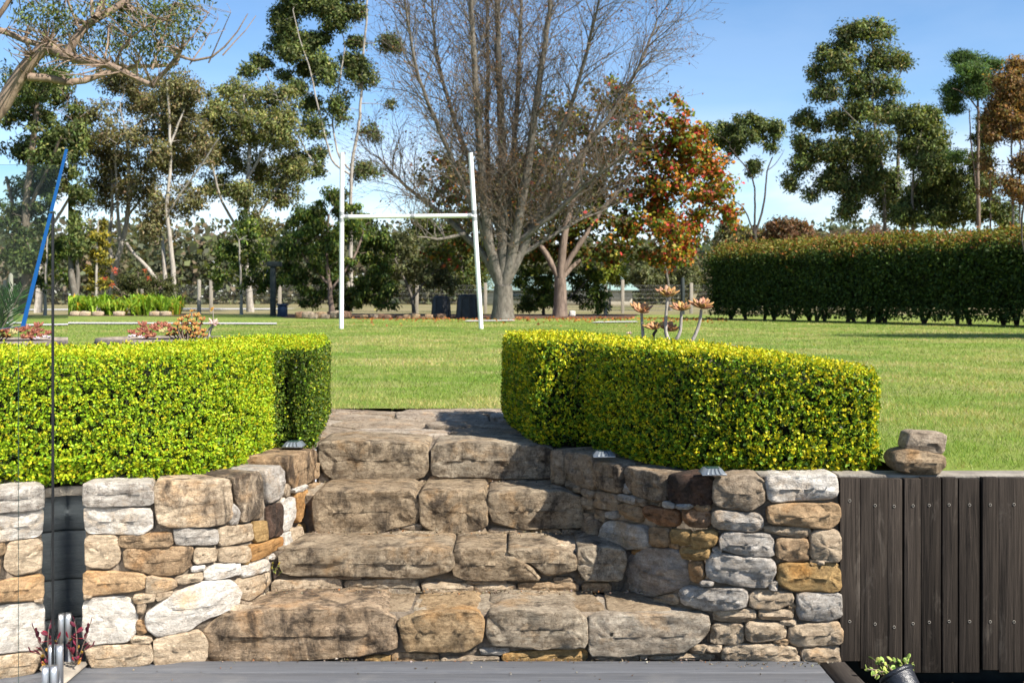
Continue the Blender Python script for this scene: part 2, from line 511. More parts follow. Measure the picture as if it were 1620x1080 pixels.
# ------------------------------------------------------------------ stones traced on a wall surface
class WallPath:
    """front line of a wall given as (photo column, depth); turns photo points into wall points"""
    def __init__(s, pts, step=8):
        xs = np.array([p[0] for p in pts], float); inv = 1.0 / np.array([p[1] for p in pts], float)
        s.x = np.arange(xs[0], xs[-1] + step, step)
        iv = np.interp(s.x, xs, inv)
        k = np.ones(5) / 5
        iv = np.convolve(np.pad(iv, 2, mode='edge'), k, 'valid')
        s.Y = 1.0 / iv
        s.X = (s.x - CX) / F * s.Y
        ds = np.hypot(np.diff(s.X), np.diff(s.Y))
        s.s = np.concatenate([[0], np.cumsum(ds)])
        t = np.stack([np.gradient(s.X, s.s), np.gradient(s.Y, s.s)], 1)
        t = np.stack([np.convolve(np.pad(t[:, i], 3, mode='edge'), np.ones(7) / 7, 'valid') for i in (0, 1)], 1)
        t /= np.linalg.norm(t, axis=1, keepdims=True)
        s.n = np.stack([t[:, 1], -t[:, 0]], 1)              # outward, towards the camera
    def to_sz(s, pts):
        pts = np.array(pts, float)
        S = np.interp(pts[:, 0], s.x, s.s); Yv = np.interp(pts[:, 0], s.x, s.Y)
        return np.stack([S, ZC - (pts[:, 1] - HY) / F * Yv], 1)
    def world(s, S, z, d):
        X = np.interp(S, s.s, s.X); Y = np.interp(S, s.s, s.Y)
        nx = np.interp(S, s.s, s.n[:, 0]); ny = np.interp(S, s.s, s.n[:, 1])
        return np.stack([X + nx * d, Y + ny * d, z], -1)
class FlatPath:
    """a straight riser at constant depth"""
    def __init__(s, Y): s.Yc = Y
    def to_sz(s, pts):
        pts = np.array(pts, float)
        return np.stack([(pts[:, 0] - CX) / F * s.Yc, ZC - (pts[:, 1] - HY) / F * s.Yc], 1)
    def world(s, S, z, d):
        return np.stack([S, s.Yc - d, z], -1)
class GroundPath:
    """stone lying flat: S is X, the polygon's second axis is Y"""
    def __init__(s, z): s.z0 = z
    def to_sz(s, pts): return np.array(pts, float)
    def world(s, S, t, d):
        return np.stack([S, t, s.z0 + d], -1)

def chaikin(p, it=2, r=0.2):
    for _ in range(it):
        q = np.roll(p, -1, axis=0)
        p = np.stack([p * (1 - r) + q * r, p * r + q * (1 - r)], 1).reshape(-1, 2)
    return p
def resample(p, step, lo=18, hi=64):
    q = np.vstack([p, p[:1]])
    d = np.concatenate([[0], np.cumsum(np.hypot(*np.diff(q, axis=0).T))])
    n = int(np.clip(round(d[-1] / step), lo, hi))
    t = np.linspace(0, d[-1], n, endpoint=False)
    return np.stack([np.interp(t, d, q[:, 0]), np.interp(t, d, q[:, 1])], 1)
def area(p):
    x, y = p[:, 0], p[:, 1]
    return 0.5 * np.sum(x * np.roll(y, -1) - np.roll(x, -1) * y)

def stone(name, pts, path, parent, color, stain=0.2, depth=0.16, bulge=0.014, r=0.016, rough=0.007, seed=0, grow=0.003, proud=0.0, corner=0.11):
    rs = np.random.RandomState(seed * 7 + 13)
    p = path.to_sz(pts)
    if area(p) < 0: p = p[::-1]
    w = p.max(0) - p.min(0)
    r = min(r, 0.22 * w.min()); bulge = min(bulge, 0.16 * w.min())
    p = chaikin(p, 2, corner)
    p = resample(p, max(0.020, min(0.03, w.max() / 18)), 14, 46)
    n = len(p)
    t = np.roll(p, -1, 0) - np.roll(p, 1, 0); t /= np.linalg.norm(t, axis=1, keepdims=True) + 1e-9
    inn = np.stack([-t[:, 1], t[:, 0]], 1)
    off = np.array([mnoise.noise(Vector((q[0] * 28 + seed, q[1] * 28, seed * 1.7))) for q in p])
    p = p - inn * (grow + off * 0.35 * r)[:, None]
    c = (p.max(0) + p.min(0)) / 2
    rings, ds = [], []
    for ins, d in ((0.3 * r, -depth), (0.0, -depth * 0.55), (0.0, -r * 1.1), (0.22 * r, -0.42 * r), (0.62 * r, -0.12 * r), (1.15 * r, 0.0)):
        rings.append(p + inn * ins); ds.append(np.full(n, d))
    core = p + inn * 1.15 * r
    # collapse towards a segment along the long axis so the face stays evenly meshed
    ax = 0 if w[0] >= w[1] else 1
    half = max(0.0, (w[ax] - w[1 - ax]) / 2)
    tgt = np.tile(c, (n, 1)); tgt[:, ax] = c[ax] + np.clip(core[:, ax] - c[ax], -half, half)
    nr = int(np.clip(round(w.min() / 2 / 0.026), 2, 6))
    for k in np.linspace(1, 0.0, nr + 1)[1:]:
        k = max(k, 0.02)
        rings.append(tgt + (core - tgt) * k); ds.append(np.full(n, bulge * (1 - k * k)))
    S2 = np.vstack(rings + [c[None]]); D = np.concatenate(ds + [[bulge]])
    # rough split face
    front = D > -depth * 0.5
    fx = rs.rand(3) * 40
    tilt = rs.uniform(-0.05, 0.05, 2)
    nz = np.zeros(len(D))
    for i in np.nonzero(front)[0]:
        q = S2[i]
        v1 = mnoise.noise(Vector((q[0] * 11 + fx[0], q[1] * 14 + fx[1], fx[2])))
        v2 = mnoise.noise(Vector((q[0] * 30 + fx[1], q[1] * 38 + fx[0], fx[2])))
        v3 = mnoise.noise(Vector((q[0] * 70 + fx[2], q[1] * 80 + fx[0], fx[1])))
        nz[i] = rough * (1.0 * v1 - 1.3 * abs(v2) + 0.45 * v3 + 0.35) + (q[0] - c[0]) * tilt[0] + (q[1] - c[1]) * tilt[1]
    amp = np.clip((D + 1.1 * r) / (1.1 * r), 0.0, 1.0)
    D = D + nz * np.where(front, 0.35 + 0.65 * amp, 0) + proud
    V = path.world(S2[:, 0], S2[:, 1], D)
    R = len(rings)
    Q, T = [], []
    for i in range(R - 1):
        a = i * n + np.arange(n); b = i * n + (np.arange(n) + 1) % n
        Q.append(np.stack([a, b, b + n, a + n], 1))
    a = (R - 1) * n + np.arange(n); b = (R - 1) * n + (np.arange(n) + 1) % n
    T = np.stack([a, b, np.full(n, R * n)], 1)
    o = mk(name, V, np.vstack(Q), T, M['stone'], parent, True)
    o.color = (*color, stain)
    return o

CW = (0.78, 0.75, 0.70)      # near-white sandstone
GW = (0.54, 0.51, 0.47)    # grey-white
CR = (0.60, 0.49, 0.36)      # cream
TN = (0.47, 0.34, 0.215)     # tan
OR = (0.52, 0.30, 0.125)     # orange
YL = (0.50, 0.34, 0.155)     # yellow
DB = (0.13, 0.085, 0.065)    # dark brown
GB = (0.42, 0.345, 0.26)    # grey brown
BR = (0.41, 0.325, 0.225)    # step brown
ST = (0.42, 0.345, 0.25)
SG = (0.46, 0.395, 0.305)

# ------------------------------------------------------------------ left stone wall
LW = WallPath([(-420, 4.42), (0, 4.42), (132, 4.42), (245, 4.45), (330, 4.53), (370, 4.62), (420, 4.80), (455, 5.02), (485, 5.30), (512, 5.62)])
z1 = zoomed(0, 690, 2.769); z2 = zoomed(300, 630, 2.4); z3 = zoomed(620, 630, 2.4); z4 = zoomed(860, 680, 2.7)
left_wall = thing('stone_wall', 'cream and white sandstone retaining wall under the left hedge', 'wall', (-1.5, 4.5, 0))
LS = [
 (z1, [(363,205),(668,203),(672,300),(363,308)], GW, .30), (z1, [(363,312),(665,318),(668,400),(620,430),(370,425)], CW, .02),
 (z1, [(672,230),(692,200),(1010,185),(1015,350),(980,385),(740,398),(690,375)], CR, .42), (z1, [(1018,180),(1140,155),(1160,180),(1160,350),(1060,378),(1040,290)], CR, .72),
 (z1, [(1020,290),(1050,320),(1045,385),(1010,390)], GW, .2), (z2, [(287,275),(350,255),(368,300),(360,370),(300,400),(290,300)], GW, .12),
 (z2, [(362,225),(460,195),(470,310),(400,345),(380,330),(365,270)], TN, .50), (z2, [(462,190),(485,200),(485,310),(470,318)], TN, .75),
 (z1, [(370,440),(510,440),(525,545),(480,580),(372,572)], CR, .05), (z1, [(517,440),(750,420),(757,480),(640,490),(520,488)], TN, .40),
 (z1, [(760,410),(800,400),(955,408),(955,470),(770,475)], GW, .05), (z1, [(960,400),(1115,385),(1118,450),(960,482)], CR, .38),
 (z2, [(245,470),(300,465),(300,535),(250,545)], YL, .1), (z2, [(302,410),(358,398),(360,515),(300,530)], DB, .6),
 (z2, [(362,378),(400,375),(405,440),(385,500),(362,505)], CW, .1), (z2, [(402,360),(445,345),(450,420),(405,475)], OR, .15),
 (z2, [(447,345),(470,400),(475,435),(450,445)], CW, .1), (z2, [(455,330),(500,320),(495,355),(460,365)], TN, .3),
 (z1, [(540,495),(850,482),(850,560),(790,605),(700,612),(545,575)], TN, .42), (z1, [(853,490),(955,490),(950,545),(850,560)], CR, .1),
 (z1, [(960,490),(1090,482),(1102,530),(1080,550),(960,550)], CR, .05), (z2, [(230,560),(360,525),(360,560),(270,610),(235,620)], OR, .1),
 (z2, [(362,515),(385,505),(388,550),(358,570)], CW, .05), (z2, [(388,500),(425,485),(430,540),(390,548)], CR, .05), (z2, [(426,480),(470,455),(475,510),(430,535)], YL, .1),
 (z1, [(363,590),(640,603),(630,670),(400,700),(363,690)], (0.60, 0.42, 0.25), .04), (z1, [(643,610),(770,630),(775,660),(700,685),(638,700)], CR, .02),
 (z1, [(765,620),(890,597),(890,630),(780,650)], CR, .05), (z1, [(840,575),(900,567),(895,585),(840,595)], CW, .0),
 (z1, [(900,590),(950,560),(1050,548),(1058,600),(960,625),(895,628)], CW, .03), (z2, [(195,640),(300,610),(308,650),(200,680)], CW, .05),
 (z2, [(180,690),(310,660),(312,700),(235,770),(200,755)], CR, .12), (z1, [(360,730),(420,708),(560,708),(600,790),(595,860),(560,900),(390,915),(360,880)], CW, .0),
 (z1, [(365,695),(405,702),(370,716)], CR, .1), (z1, [(580,700),(680,688),(680,720),(590,735)], CR, .1), (z1, [(685,690),(760,680),(740,705),(685,722)], CR, .2),
 (z1, [(600,740),(640,735),(625,780),(600,775)], GB, .2), (z1, [(598,810),(640,815),(640,860),(600,870)], TN, .2),
 (z1, [(635,780),(760,690),(900,635),(1020,632),(1062,680),(1050,740),(900,800),(820,855),(690,880),(640,840)], CW, .0),
 (z1, [(570,875),(665,880),(665,905),(575,910)], CR, .1), (z1, [(365,922),(665,915),(668,990),(600,1010),(400,1015)], CR, .22),
 (z1, [(672,890),(880,850),(910,900),(910,970),(880,1005),(675,1010)], CR, .04), (z1, [(1060,720),(1100,730),(1090,755),(1060,760)], GB, .3),
 (z1, [(500,1014),(670,1012),(670,1030),(520,1030)], TN, .3), (z1, [(672,1013),(900,1008),(990,1000),(1000,1018),(690,1028)], CR, .2),
 (z2, [(362,350),(372,325),(385,330),(385,370),(368,375)], GB, .2), (z2, [(388,345),(440,325),(445,343),(402,358)], CW, .1), (z2, [(470,250),(497,245),(497,300),(474,310)], TN, .3),
 (z2, [(205,625),(218,612),(228,620),(220,630)], YL, .1), (z2, [(300,600),(340,590),(343,606),(306,612)], CW, .1), (z2, [(476,440),(484,400),(470,380),(490,372),(500,420)], TN, .3),
]
for i, (zz, pts, c, st) in enumerate(LS):
    stone('stone', zz(pts), LW, left_wall, c, st, depth=0.30 if i < 8 else 0.16, seed=i + 1, bulge=0.003, r=0.007, grow=0.004, rough=0.010, corner=0.075, proud=random.Random(i).uniform(-.006, .008))
# the wall runs on to the left of the fence
rl = random.Random(4)
yy = 764
while yy < 1050:
    hgt = rl.choice((36, 44, 58)); xx = -400
    while xx < 52:
        wd = rl.uniform(60, 120); x1 = min(xx + wd, 58)
        if x1 - xx > 16:
            j = lambda: rl.uniform(-2, 2)
            stone('stone', [(xx+j(), yy+j()), (x1-3+j(), yy+j()), (x1-3+j(), min(yy+hgt, 1056)-3+j()), (xx+j(), min(yy+hgt, 1056)-3+j())], LW, left_wall,
                  rl.choice((CW, CR, TN, GW)), rl.uniform(0, .3), seed=int(300 + xx + yy))
        xx += wd
    yy += hgt
def backing(path, x0, x1, ztop, zbot, d, name, parent):
    S = np.linspace(np.interp(x0, path.x, path.s), np.interp(x1, path.x, path.s), 60)
    rows = [path.world(S, np.full(60, zbot), np.full(60, -d)), path.world(S, np.full(60, ztop), np.full(60, -d)), path.world(S, np.full(60, ztop), np.full(60, -0.19)), path.world(S, np.full(60, zbot), np.full(60, -0.19))]
    V = np.vstack(rows); Q = []
    for r_ in range(4):
        r2 = (r_ + 1) % 4
        for k in range(59): Q.append((r_*60+k, r_*60+k+1, r2*60+k+1, r2*60+k))
    Q += [(0, 60, 120, 180), (59, 239, 179, 119)]
    return mk(name, V, Q, None, M['mortar'], parent)
backing(LW, 133, 505, 0.715, -0.1, 0.022, 'backfill', left_wall)
backing(LW, -410, 60, 0.715, -0.1, 0.022, 'backfill', left_wall)
# dark sleepers where the glass fence meets the wall
for k, (ya, yb) in enumerate(((783, 837), (839, 914), (916, 975), (977, 1062))):
    za, zb = ZC - (ya - HY) / F * 4.6, ZC - (yb - HY) / F * 4.6
    MB().box(-1.985, -1.74, 4.60 + 0.002 * k, 4.66, zb, za, 0.003).build('sleeper', M['charcoal'], left_wall)
MB().box(-1.96, -1.75, 4.56, 4.72, 0.663, 0.705, 0.004).build('cap_block', M['concrete'], left_wall)

# ------------------------------------------------------------------ right stone wall
RW = WallPath([(866, 5.48), (875, 5.42), (920, 5.20), (990, 4.93), (1060, 4.66), (1130, 4.55), (1210, 4.51), (1336, 4.49)])
right_wall = thing('stone_wall', 'mixed brown, grey and gold sandstone retaining wall under the right hedge', 'wall', (0.9, 4.6, 0))
RS = [
 ([(38,85),(80,90),(82,225),(70,243),(40,225)], GB, .3), ([(83,95),(200,110),(212,180),(208,255),(130,235),(86,210)], GB, .28), ([(208,130),(330,150),(338,262),(300,265),(217,240)], GB, .40),
 ([(342,155),(515,195),(525,290),(480,305),(380,280),(347,230)], GB, .42), ([(340,228),(362,240),(360,270),(338,265)], GW, .1), ([(532,185),(718,200),(716,320),(610,318),(533,300)], DB, .62),
 ([(727,203),(900,197),(943,222),(943,310),(880,345),(760,330),(724,300)], GB, .20), ([(950,203),(1255,195),(1262,280),(1230,295),(1080,300),(985,310),(957,290)], CW, .06),
 ([(87,217),(155,245),(150,270),(87,245)], GB, .2), ([(160,250),(212,265),(205,290),(160,275)], GB, .2), ([(155,285),(203,290),(200,335),(165,335)], GB, .2), ([(217,264),(316,277),(310,345),(212,330)], GB, .15),
 ([(320,274),(390,290),(385,315),(318,300)], GW, .15), ([(392,290),(430,302),(425,325),(390,315)], GB, .2), ([(207,340),(262,350),(258,395),(212,380)], GB, .4), ([(264,352),(310,350),(305,375),(267,372)], GW, .1),
 ([(314,322),(345,314),(410,328),(410,393),(340,375),(317,350)], TN, .15), ([(422,337),(440,327),(570,345),(570,410),(500,405),(426,370)], (0.36, 0.20, 0.11), .25), ([(590,342),(620,337),(708,352),(712,400),(690,420),(610,412),(583,375)], (0.36, 0.235, 0.15), .25),
 ([(720,352),(760,344),(935,367),(938,420),(890,433),(720,415)], GW, .12), ([(953,332),(1000,320),(1265,317),(1268,390),(1220,422),(1100,410),(960,395)], (0.55, 0.39, 0.235), .05), ([(151,360),(195,360),(185,460),(152,455)], GB, .2),
 ([(192,390),(235,385),(225,465),(192,470)], GB, .2), ([(237,455),(270,387),(420,412),(440,440),(448,500),(350,508),(247,480)], GW, .08), ([(447,420),(530,417),(528,480),(510,498),(452,490)], TN, .1), ([(535,427),(626,432),(623,490),(540,495)], YL, .08),
 ([(632,434),(735,432),(742,470),(720,500),(632,498)], YL, .08), ([(747,457),(775,439),(970,450),(985,480),(985,540),(860,535),(762,510)], GW, .10), ([(940,417),(1140,417),(1146,445),(1110,462),(942,435)], CR, .05), ([(995,467),(1130,467),(1135,555),(1060,562),(995,545)], TN, .10),
 ([(1145,432),(1268,432),(1272,560),(1200,562),(1142,545)], CR, .05), ([(335,560),(355,532),(410,522),(430,502),(560,512),(600,560),(613,640),(600,665),(450,715),(345,690),(331,640)], (0.44, 0.39, 0.345), .08), ([(372,515),(430,510),(405,528),(372,528)], OR, .1),
 ([(577,504),(710,504),(705,545),(640,555),(582,545)], YL, .12), ([(617,562),(675,562),(682,630),(650,655),(619,640)], TN, .25), ([(692,562),(720,526),(860,544),(980,552),(993,600),(960,675),(830,665),(720,640),(693,620)], GW, .06), ([(1002,572),(1270,574),(1272,680),(1240,692),(1080,690),(1004,660)], YL, .15),
 ([(675,645),(725,650),(720,662),(672,660)], GW, .1), ([(970,655),(1000,650),(995,685),(967,680)], GW, .1), ([(462,717),(558,707),(568,745),(470,738)], CR, .1), ([(568,692),(600,672),(850,677),(873,700),(865,755),(780,770),(680,770),(592,740)], GW, .15),
 ([(880,702),(920,690),(1065,697),(1068,740),(1000,765),(882,758)], CR, .05), ([(1085,700),(1272,697),(1277,800),(1200,818),(1092,805),(1082,760)], GW, .15), ([(717,777),(900,770),(912,800),(850,822),(722,815)], CR, .1), ([(922,774),(1065,774),(1070,800),(1000,813),(924,806)], CR, .1),
 ([(712,832),(850,830),(856,900),(830,915),(712,912)], CR, .15), ([(862,824),(1035,827),(1038,885),(900,905),(864,890)], CR, .15), ([(1052,837),(1265,824),(1278,850),(1278,915),(1080,925),(1047,905)], CR, .02), ([(757,942),(800,917),(1000,917),(1085,937),(1080,970),(1000,990),(762,985)], CR, .06),
 ([(1107,937),(1278,932),(1279,998),(1107,995)], CR, .04), ([(1012,817),(1080,814),(1075,830),(1017,830)], CR, .1), ([(1052,747),(1078,747),(1075,778),(1052,775)], TN, .1), ([(622,922),(698,920),(690,948),(627,945)], CR, .1), ([(702,922),(758,920),(753,943),(702,943)], CR, .1),
 ([(575,318),(640,320),(620,334),(570,332)], GW, .1), ([(645,320),(710,324),(705,346),(640,335)], TN, .2), ([(515,305),(560,318),(560,332),(512,325)], GW, .1), ([(525,492),(568,494),(566,506),(530,505)], TN, .2), ([(1140,562),(1198,562),(1195,572),(1142,570)], CR, .1), ([(722,505),(760,508),(755,522),(722,518)], GW, .1),
 ([(985,985),(1095,965),(1100,998),(990,998)], CR, .2), ([(985,900),(1040,895),(1042,915),(990,915)], TN, .2),
]
for i, (pts, c, st) in enumerate(RS):
    stone('stone', z4(pts), RW, right_wall, c, st, depth=0.24 if i < 8 else 0.16, seed=i + 101, bulge=0.009, r=0.011, rough=0.017, grow=0.005, corner=0.09, proud=random.Random(i).uniform(-.008, .012))
backing(RW, 870, 1331, 0.715, -0.1, 0.03, 'backfill', right_wall)

# ------------------------------------------------------------------ stone steps
steps = thing('stone_steps', 'four broad weathered sandstone steps between the two walls', 'steps', (-0.3, 5.0, 0))
ST1, ST2, ST3, ST4 = FlatPath(4.56), FlatPath(4.86), FlatPath(5.21), FlatPath(5.54)
STEPS = [
 (z2, [(488,172),(600,162),(898,178),(905,270),(880,305),(540,310),(510,280),(490,235)], ST4, ST, .40), (z3, [(152,182),(300,170),(612,185),(614,300),(430,302),(148,295)], ST4, SG, .42),
 (z2, [(468,370),(500,354),(840,352),(866,400),(866,470),(700,510),(480,515),(466,440)], ST3, BR, .42), (z3, [(105,357),(350,352),(358,400),(362,480),(300,510),(170,515),(108,475)], ST3, BR, .40),
 (z3, [(362,372),(420,357),(640,355),(725,380),(724,490),(640,490),(500,498),(385,470),(366,420)], ST3, ST, .42),
 (z2, [(335,592),(420,574),(990,572),(1003,600),(1003,650),(880,680),(400,672),(345,660)], ST2, ST, .42), (z3, [(235,582),(300,572),(400,582),(430,582),(520,640),(568,690),(280,690),(232,670)], ST2, BR, .40),
 (z3, [(433,580),(600,577),(700,600),(700,650),(600,672),(575,665),(540,630),(470,600)], ST2, ST, .40), (z3, [(710,577),(760,564),(880,575),(892,620),(870,690),(730,690),(706,640)], ST2, SG, .38),
 (z2, [(50,880),(110,832),(330,802),(700,804),(780,840),(786,950),(640,980),(300,1003),(80,1000),(55,930)], ST1, (0.45, 0.345, 0.24), .52), (z3, [(22,850),(100,822),(320,812),(350,850),(340,920),(280,960),(180,962),(50,960),(37,900)], ST1, (0.46, 0.34, 0.205), .32),
 (z3, [(370,815),(430,806),(700,812),(740,850),(740,945),(600,950),(380,940),(360,890)], ST1, SG, .36), (z4, [(197,797),(560,795),(700,792),(708,810),(700,870),(600,950),(300,968),(197,968)], ST1, (0.46, 0.405, 0.33), .18),
]
for i, (zz, pts, path, c, st) in enumerate(STEPS):
    stone('step_stone', zz(pts), path, steps, c, st, depth=0.40, bulge=0.003, r=0.009, rough=0.016, grow=0.006, corner=0.06, seed=i + 211)
def behind(path, dy): return FlatPath(path.Yc + dy)
INF = [
 (z3, [(135,302),(310,307),(308,330),(140,327)], ST4, CR), (z3, [(312,305),(415,305),(415,335),(312,332)], ST4, TN), (z3, [(417,305),(475,305),(475,332),(417,335)], ST4, TN), (z3, [(478,305),(606,305),(606,330),(480,330)], ST4, GB),
 (z2, [(495,285),(520,292),(537,325),(490,325)], ST4, CR), (z2, [(537,314),(650,320),(640,332),(540,327)], ST4, GB), (z2, [(905,300),(1008,297),(1008,327),(908,327)], ST4, TN), (z2, [(652,318),(780,314),(900,314),(900,332),(660,332)], ST4, GB),
 (z3, [(365,492),(520,502),(530,520),(370,517)], ST3, CR), (z3, [(532,500),(640,497),(640,524),(537,522)], ST3, TN), (z3, [(0,502),(70,505),(70,532),(0,532)], ST3, CR), (z3, [(78,502),(150,507),(165,522),(80,524)], ST3, GB),
 (z3, [(300,502),(355,492),(360,517),(310,522)], ST3, CR), (z3, [(645,497),(715,502),(712,522),(650,522)], ST3, GB), (z2, [(712,500),(838,502),(838,530),(720,525)], ST3, TN), (z2, [(752,487),(798,487),(795,500),(755,500)], ST3, GB), (z2, [(800,477),(885,480),(880,500),(805,498)], ST3, GB),
 (z2, [(480,518),(600,516),(705,512),(700,532),(480,532)], ST3, TN), (z3, [(168,518),(298,514),(300,530),(170,530)], ST3, GB),
 (z2, [(312,690),(560,683),(575,700),(575,745),(480,755),(308,745)], ST2, CR), (z2, [(582,695),(860,683),(872,720),(850,745),(600,745)], ST2, SG), (z3, [(112,697),(310,707),(305,740),(118,742)], ST2, CR), (z3, [(315,710),(470,707),(472,738),(315,738)], ST2, CR),
 (z3, [(480,700),(705,700),(710,735),(480,738)], ST2, TN), (z3, [(722,705),(835,705),(830,735),(725,735)], ST2, TN), (z2, [(655,668),(790,670),(785,682),(660,680)], ST2, YL), (z2, [(560,675),(650,672),(650,685),(565,685)], ST2, GB), (z2, [(846,712),(870,707),(875,737),(850,737)], ST2, GB),
 (z3, [(280,692),(440,694),(440,704),(284,704)], ST2, GB), (z3, [(612,680),(690,684),(688,698),(616,696)], ST2, GB),
 (z3, [(0,970),(175,968),(178,1003),(0,1005)], ST1, TN), (z3, [(185,985),(410,980),(410,1000),(185,1003)], ST1, GB), (z3, [(330,950),(455,950),(430,975),(340,972)], ST1, GW), (z3, [(420,967),(742,952),(742,1000),(415,1000)], ST1, YL),
 (z2, [(160,1002),(430,997),(430,1013),(160,1013)], ST1, CR), (z2, [(425,988),(480,984),(470,1004),(430,1004)], ST1, GB), (z2, [(445,1006),(640,996),(640,1011),(450,1012)], ST1, CR), (z2, [(665,982),(760,976),(760,1005),(665,1005)], ST1, YL), (z2, [(50,1003),(155,1005),(155,1014),(50,1014)], ST1, GB),
 (z4, [(445,968),(560,966),(700,955),(740,965),(730,980),(450,982)], ST1, CR), (z4, [(220,972),(410,968),(412,982),(222,983)], ST1, CR), (z4, [(412,964),(446,964),(444,980),(414,980)], ST1, GB),
]
for i, (zz, pts, path, c) in enumerate(INF):
    stone('packing_stone', zz(pts), behind(path, 0.022), steps, c, 0.18, depth=0.10, bulge=0.003, r=0.006, rough=0.006, seed=i + 411)
# fill under the treads, a little below and behind the faces
core = MB()
for (x0, x1, y0, y1, zt) in ((-1.32, 0.86, 4.60, 4.95, 0.17), (-1.08, 0.62, 4.915, 5.30, 0.352), (-1.03, 0.42, 5.265, 5.64, 0.535), (-0.99, 0.30, 5.60, 5.98, 0.715)):
    core.box(x0, x1, y0, y1, -0.1, zt)
core.build('rubble_fill', M['mortar'], steps)

# flat pieces that make up the treads behind the front stones
rt_ = random.Random(17)
for k, (xa, xb, ya, yb_, zt_) in enumerate(((-1.26, 0.84, 4.62, 4.90, 0.176), (-1.06, 0.60, 4.93, 5.24, 0.358), (-1.02, 0.40, 5.28, 5.58, 0.545))):
    x = xa
    while x < xb - 0.05:
        wv = rt_.uniform(0.16, 0.34); x2 = min(x + wv, xb)
        if x2 - x > 0.05:
            jj = lambda: rt_.uniform(-.025, .025)
            sk = rt_.uniform(-.05, .05)
            stone('tread_slab', [(x + .004 + sk*0, ya), (x2 - .004, ya), (x2 - .004 + sk, yb_), (x + .004 + sk, yb_)], GroundPath(zt_ + rt_.uniform(-.005, .006)), steps, rt_.choice((ST, SG, CR, BR)), .22, depth=.05, bulge=.002, r=.008, rough=.006, seed=900 + k*40 + int(x*37) % 37, corner=.06)
        x = x2 + .002
# landing slabs: crazy paving set level with the lawn
landing = tag(mk('landing_path', np.array([(-1.5, 5.62, .709), (0.55, 5.62, .709), (0.55, 8.6, .709), (-1.5, 8.6, .709)]), [(0, 1, 2, 3)], None, M['mortar']), kind='structure')
GP = GroundPath(0.745)
SL = [
 [(-1.35,5.95),(-0.92,5.93),(-0.86,6.22),(-1.1,6.34),(-1.36,6.3)], [(-0.90,5.93),(-0.36,5.94),(-0.30,6.14),(-0.52,6.26),(-0.84,6.21)], [(-0.34,5.94),(0.06,5.93),(0.12,6.24),(-0.22,6.3),(-0.29,6.13)], [(0.08,5.93),(0.45,5.95),(0.44,6.4),(0.14,6.36),(0.13,6.22)],
 [(-1.37,6.33),(-1.08,6.36),(-0.98,6.62),(-1.2,6.74),(-1.38,6.7)], [(-1.06,6.35),(-0.84,6.24),(-0.53,6.28),(-0.44,6.56),(-0.7,6.68),(-0.96,6.61)], [(-0.51,6.28),(-0.3,6.16),(-0.22,6.32),(0.1,6.27),(0.12,6.5),(-0.14,6.66),(-0.42,6.55)], [(0.14,6.38),(0.44,6.42),(0.45,6.86),(0.1,6.82),(-0.12,6.68),(0.13,6.52)],
 [(-1.4,6.73),(-1.19,6.77),(-0.97,6.64),(-0.72,6.7),(-0.76,6.98),(-1.05,7.06),(-1.4,7.0)], [(-0.7,6.7),(-0.43,6.58),(-0.14,6.69),(-0.16,6.95),(-0.46,7.04),(-0.74,6.97)], [(-0.12,6.7),(0.09,6.84),(0.45,6.88),(0.44,7.3),(0.02,7.31),(-0.14,6.96)],
 [(-1.42,7.03),(-1.05,7.09),(-0.77,7.0),(-0.72,7.3),(-1.42,7.31)], [(-0.74,7.0),(-0.47,7.07),(-0.15,6.98),(0.0,7.31),(-0.70,7.3)],
]
for i, pts in enumerate(SL):
    stone('paving_slab', pts, GP, landing, ((0.44, 0.375, 0.30), (0.50, 0.44, 0.37), (0.42, 0.35, 0.27))[i % 3], 0.22, depth=0.05, bulge=0.002, r=0.012, rough=0.004, seed=i + 611)

# ------------------------------------------------------------------ deck
deck = tag(MB().box(-3.6, 1.25, 0.4, 4.46, -0.14, -0.03).build('deck', M['black_plastic']), kind='structure')
def front_limit(x0, x1): return 4.52
y = 4.508
while y > 1.6:
    y0 = y - 0.138
    MB().box(-3.6, 1.243, y0, y, -0.024, 0.0, 0.003).build('deck_board', M['deck'], deck)
    y = y0 - 0.006
bb = MB()
V = [(1.248, 4.475, -.026), (1.348, 4.488, -.026), (1.40, 1.6, -.026), (1.30, 1.6, -.026)]
V += [(a, b_, 0.004) for a, b_, c in V]
bb.add(V, [(0, 1, 2, 3), (7, 6, 5, 4), (4, 5, 1, 0), (5, 6, 2, 1), (6, 7, 3, 2), (7, 4, 0, 3)])
bb.build('border_board', m_plain('brown_border_board', (0.06, 0.05, 0.045), (0.11, 0.095, 0.085), 12, 0.6, 0.002, 60, stretch=(14, 1, 1)), deck)
